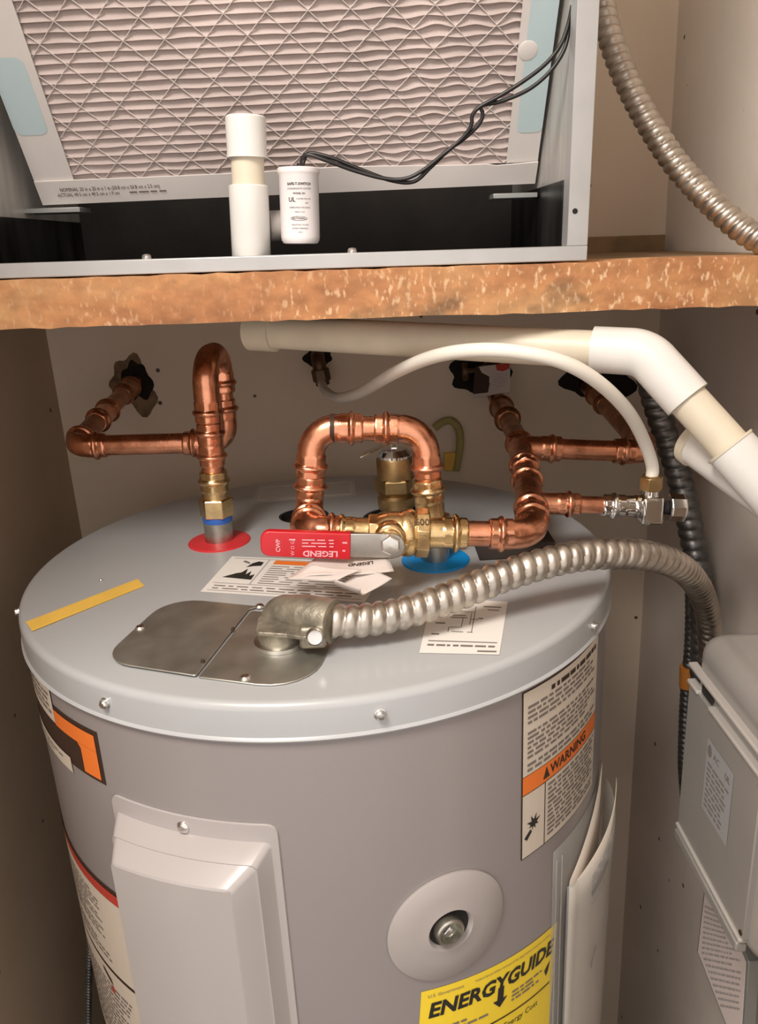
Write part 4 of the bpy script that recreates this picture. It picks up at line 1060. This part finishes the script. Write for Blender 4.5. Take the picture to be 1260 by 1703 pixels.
# pleated media
pitch = 0.0079; npl = int((FH - BB) / pitch); NU = 150
RN = random.Random(11); ph = [RN.uniform(0, 6.28) for _ in range(2 * npl + 3)]; am = [RN.uniform(.3, 1.0) for _ in range(2 * npl + 3)]
vs = []; fs = []
s0, s1 = SB * .8, FW - SB * .70
for j in range(2 * npl + 1):
    for i in range(NU + 1):
        u = i / NU; s = s0 + (s1 - s0) * u
        wob = 0.00025 + 0.0012 * max(0, min(1, (u - .55) / .2)) * max(0, min(1, (1.02 - u) / .05 + .4))
        t = BB - .006 + (j // 2) * pitch + (0.28 * pitch if j % 2 else 0) + wob * am[j] * (math.sin(s * 190 + ph[j // 4] + j * .35) + .5 * math.sin(s * 95 + ph[j])) + .0003 * math.sin(s * 40 + ph[j // 2])
        o = (-.0060 if j % 2 == 0 else -.0022) + .0002 * math.sin(s * 120 + ph[j])
        vs.append(fp(s, t, o))
for j in range(2 * npl):
    for i in range(NU): fs.append((j * (NU + 1) + i, j * (NU + 1) + i + 1, (j + 1) * (NU + 1) + i + 1, (j + 1) * (NU + 1) + i))
o = mesh_obj('pleated_media', vs, fs, media, filt, False)
# light expanded lattice glued over the pleats
mb = MB(); cw, ch = .0335, .0335; k = ch / cw
def strand(a, b):
    d = Vector((b[0] - a[0], b[1] - a[1])); d.normalize(); n = Vector((-d.y, d.x)) * .00025
    vs = [fp(p[0] + sg * n.x, p[1] + sg * n.y, oo) for oo in (-.0032, -.0021) for p in (a, b) for sg in (-1, 1)]
    mb.add(vs, [(0, 1, 3, 2), (4, 6, 7, 5), (0, 4, 5, 1), (2, 3, 7, 6), (0, 2, 6, 4), (1, 5, 7, 3)], media_mesh)
t0, t1 = BB - .003, FH - .004
for q in range(-12, 30):
    x = s0 + q * cw
    for sg in (1, -1):
        pts = []
        ta, tb_ = t0, t1; sa0 = x + (0 if sg > 0 else 0); xa = x; xb = x + sg * (t1 - t0) / k
        # clip in s
        for (xx, tt) in ((xa, ta), (xb, tb_)): pts.append([xx, tt])
        def clip(p, o):
            if p[0] < s0: return [s0, p[1] + (o[1] - p[1]) * (s0 - p[0]) / (o[0] - p[0])]
            if p[0] > s1: return [s1, p[1] + (o[1] - p[1]) * (s1 - p[0]) / (o[0] - p[0])]
            return p
        if max(xa, xb) <= s0 or min(xa, xb) >= s1: continue
        a, b = clip(pts[0], pts[1]), clip(pts[1], pts[0])
        if b[1] - a[1] > .004: strand(a, b)
lat = mb.build('wire_lattice', filt, 30); tag(lat, kind='stuff')
# brackets
for (pa, pb) in (((38, 347), (132, 344)), ((820, 322), (894, 319))):
    a = uw(*pa, YFB - .012); b = uw(*pb, YFB - .012)
    mb = MB(); mb.box(a[0], b[0], YFB - .012, YFB + .02, a[1] - .0045, a[1], bracket_m, cabv); mb.build('filter_bracket', cabinet, 30, 0.0006)

# --- drain stub and float switch in the cabinet
ds = thing('drain_stub', 'upright white drain stub with couplings standing behind the cabinet rail', 'pipe', cab(*(uw(418, 422, -.040)[0], -.040, .0026)))
YD = -0.040
a = aty(418, 424, YD); b = aty(408, 193, YD); dv = (b - a).normalized(); Ld = (b - a).length
a = a - dv * .006; Ld += .006
def dfrac(py): return (aty(412, py, YD).z - a.z) / dv.z
mb = MB(); mb.lathe([(0.0155, 0), (0.0162, .001), (0.0162, dfrac(310)), (0.0148, dfrac(308)), (0.0135, dfrac(309))], pvc, a, dv, n=40); mb.build('lower_coupling', ds)
mb = MB(); mb.lathe([(0.0133, .002), (0.0133, dfrac(240))], pvc_old, a, dv, n=40); mb.build('stub_pipe', ds)
mb = MB(); mb.lathe([(0.0138, dfrac(262)), (0.0165, dfrac(263)), (0.0160, dfrac(250)), (0.0163, dfrac(196)), (0.0150, dfrac(193)), (0.0137, dfrac(193)), (0.0135, dfrac(205)), (0, dfrac(206))], pvc, a, dv, n=40); mb.build('upper_coupling', ds)
sw = thing('float_switch', 'small white float switch hanging beside the drain stub', 'switch', aty(497, 405, -.034))
YS = -0.034
sb = aty(500, 406, YS); st = aty(496, 279, YS); sd = (st - sb).normalized(); SL = (st - sb).length; SR = 0.0163
mb = MB(); mb.lathe([(0.0120, 0), (0.0145, .0006), (SR - .0004, .0030), (SR, .006), (SR, SL - .006), (SR + .0009, SL - .0045), (SR + .0012, SL - .0035), (SR + .0012, SL - .0008), (SR, SL), (0, SL)], switch_m, sb, sd, n=48); swb = mb.build('switch_body', sw, 40)
e1 = (CAM - sb); e1 = (e1 - sd * e1.dot(sd)).normalized(); e2 = sd.cross(e1)
fs_ = lambda s, t, h: sb + sd * (SL * .5 + t) + (e1 * math.cos(s / SR) + e2 * math.sin(s / SR)) * (SR + h)
pr = Print(fs_, .004); pr.h = .00025
for i, (tx, sz, bo) in enumerate((('SAFE-T-SWITCH', .0028, .03), ('CONDENSATE CUTOFF', .0019, 0), ('MODEL SS1', .0020, .02))): pr.text(tx, 0, .0165 - i * .0036, sz, ink, bold=bo)
pr.text('UL', -.0062, .0045, .0048, ink, bold=.02); pr.text('E-LISTED FOR USE', .0035, .0052, .0015, ink); pr.text('24V', .006, .0020, .0018, ink)
for i, tx in enumerate(('OPERATING VOLTAGE', 'MAX 1.5 A')): pr.text(tx, 0, -.0015 - i * .0034, .0017, ink)
pts = [(-.0085 + .0075 + .0070 * math.cos(2 * PI * k / 24), -.0098 + .0017 * math.sin(2 * PI * k / 24)) for k in range(24)]
pr.poly(pts, ink_soft); pr.poly([(x * .9 - .0001, -.0098 + (y + .0098) * .75) for x, y in pts], switch_m, .0004); pr.text('RECTORSEAL', -.001, -.0098, .0018, ink, h=.0006, bold=.02)
for i, tx in enumerate(('HOUSTON, TX USA', 'PATENT PENDING', 'www')): pr.text(tx, 0, -.0148 - i * .0028, .0016, ink)
pr.build('switch_print', swb)
c = aty(455, 376, YS + .012); mb = MB(); mb.lathe([(0.0115, 0), (0.0125, .001), (0.0125, .020), (0.0110, .022)], mat('clear_socket', (0.34, 0.31, 0.29), 0.3), c + V(-.004, 0, 0), (1, 0.2, 0), n=28); mb.build('socket', sw)
def wire(pts, name='lead_wire', r=.0016):
    mb = MB(); mb.sweep(spline(pts, .003), r, wire_m, n=10); return mb.build(name, sw, 60)
W1 = [(499, 282, YS), (501, 270, YS), (509, 257, YS - .002), (540, 266, -.038), (590, 284, -.038), (640, 297, -.040), (675, 297, -.042), (705, 282, -.044), (735, 258, -.046), (765, 233, -.048), (783, 210, -.05), (785, 192, -.051), (797, 178, -.052), (830, 160, -.054), (870, 135, -.056), (905, 108, -.057), (930, 78, -.057), (944, 42, -.054), (951, 10, -.049)]
W2 = [(502, 282, YS), (505, 268, YS), (514, 255, YS + .002), (550, 262, -.034), (600, 282, -.035), (650, 300, -.037), (688, 302, -.040), (716, 278, -.043), (745, 250, -.044), (772, 230, -.046), (795, 208, -.048), (803, 190, -.049), (800, 176, -.050), (835, 168, -.052), (880, 148, -.054), (915, 118, -.055), (938, 82, -.055), (947, 42, -.052), (953, 10, -.046)]
wire([aty(*p) for p in W1]); wire([aty(*p) for p in W2])
mb = MB(); mb.sweep(spline([aty(497, 292, YS), aty(499, 272, YS)], .002), .0028, wire_m, n=12); mb.build('strain_relief', sw)

# ================================================================== DISCONNECT BOX ON THE RIGHT WALL
bxx = 0.342
by0, by1 = -0.265, -0.103
bz0, bz1 = T - 0.280, T - 0.052
db = thing('disconnect_box', 'grey enamelled electrical box on the right wall beside the tank', 'electrical box', V(.40, -.18, bz0))
mb = MB(); mb.box(bxx, XR - .0005, by0, by1, bz0, bz1, box_m); mb.build('box_body', db, 30, 0.020, 6)
mb = MB(); mb.box(bxx - .0045, bxx + .004, by0 + .016, by1 - .003, bz0 + .020, bz1 - .052, box_m); cover = mb.build('cover', db, 30, 0.0012)
def ridge(z, y0, y1, h=.0042, p=.0065): mb = MB(); mb.box(bxx - p, bxx + .002, y0, y1, z - h / 2, z + h / 2, box_edge); mb.build('cover_ridge', db, 30, 0.0014, 3)
ridge(T - 0.0865, by0 + .008, by1 - .002); ridge(T - 0.1035, by0 + .016, -.152); ridge(T - 0.1035, -.128, by1 - .002); ridge(T - 0.2625, by0 + .018, by1 - .002)
mb = MB(); mb.box(bxx - .0030, bxx + .004, -.150, -.130, T - .101, T - .089, liner_dark); mb.build('hasp_slot', db, 30)
mb = MB(); mb.box(bxx - .0075, bxx + .002, by0 + .020, by1 - .004, T - .276, T - .266, box_m); mb.build('bottom_lip', db, 30, 0.0015)
fbx = lambda s, t, h: V(bxx - .0047 - h, -.155 - s, T - .165 + t)
pr = Print(fbx, .2); pr.rect(0, -.038, .052, .034, mat('box_decal', (0.35, 0.35, 0.355), 0.35), .0002); lab = pr.build('decal', cover)
pr = Print(fbx, .2); pr.h = .0005
pr.poly([(.006 + .004 * math.cos(2 * PI * k / 16), .024 + .006 * math.sin(2 * PI * k / 16)) for k in range(16)], ink_soft); pr.text('AC', .020, .024, .009, ink_soft)
pr.lines(.004, .048, .014, -.034, 9, ink_soft, .4, .35, word=.009, seed=91); pr.text('UL', .042, .022, .008, ink_soft, bold=.03); pr.build('decal_print', lab)
for z, y in ((T - .112, by0 + .017), (T - .255, by0 + .020)):
    mb = MB(); mb.lathe([(0.0022, 0), (0.0022, .0015), (0, .002)], brass_dark, V(bxx - .004, y, z), (-1, 0, 0), n=12); mb.build('box_screw', db)
# label plate below the box
XP = 0.405
pl = [atx(1170, 1470, XP), atx(1158, 1582, XP), atx(1205, 1700, XP)]
y_r = atx(1242, 1610, XP).y
q = [V(XP, pl[0].y, T - .30), V(XP, pl[1].y, pl[1].z), V(XP, pl[1].y - .055, pl[1].z - .060), V(XP, pl[1].y - .070, pl[1].z - .16), V(XP, y_r - .03, pl[1].z - .16), V(XP, y_r, T - .30)]
plp = thing('label_plate', 'pinkish printed instruction plate on the wall below the grey electrical box', 'sign', V(XP, -.15, pl[1].z - .16))
q2 = [atx(a, b, XP) for a, b in ((1170, 1478), (1158, 1582), (1212, 1720), (1236, 1720), (1244, 1600), (1200, 1500))]
mb = MB(); mb.prism(q2, (.012, 0, 0), bracket_m); plate_o = mb.build('plate', plp, 30, 0.001)
cc = sum(q2, Vector()) / len(q2); q3 = [cc + (v - cc) * .93 - V(.0006, 0, 0) for v in q2]
mb = MB(); mb.prism(q3, (.0004, 0, 0), mat('plate_pink', (0.82, 0.70, 0.66), 0.5)); face = mb.build('plate_face', plp)
fpl = lambda s, t, h: (lambda a, b: V(XP - .0010 - h, (a + (b - a) * s).y, (a + (b - a) * s).z))(lerp(q3[0], q3[1], t) if t < 1 else lerp(q3[1], q3[2], t - 1), lerp(q3[5], q3[4], t) if t < 1 else lerp(q3[4], q3[3], t - 1))
pr = Print(fpl, .3); pr.h = .0003; pr.lines(.10, .92, .15, 1.75, 18, ink_pale, .30, .2, word=.09, seed=95); pr.build('plate_print', face)
mb = MB(); mb.box(XP + .0125, XR - .0005, min(v.y for v in q2) + .02, max(v.y for v in q2) - .012, min(v.z for v in q2) + .01, T - .281, box_m); mb.build('plate_mount', plp)
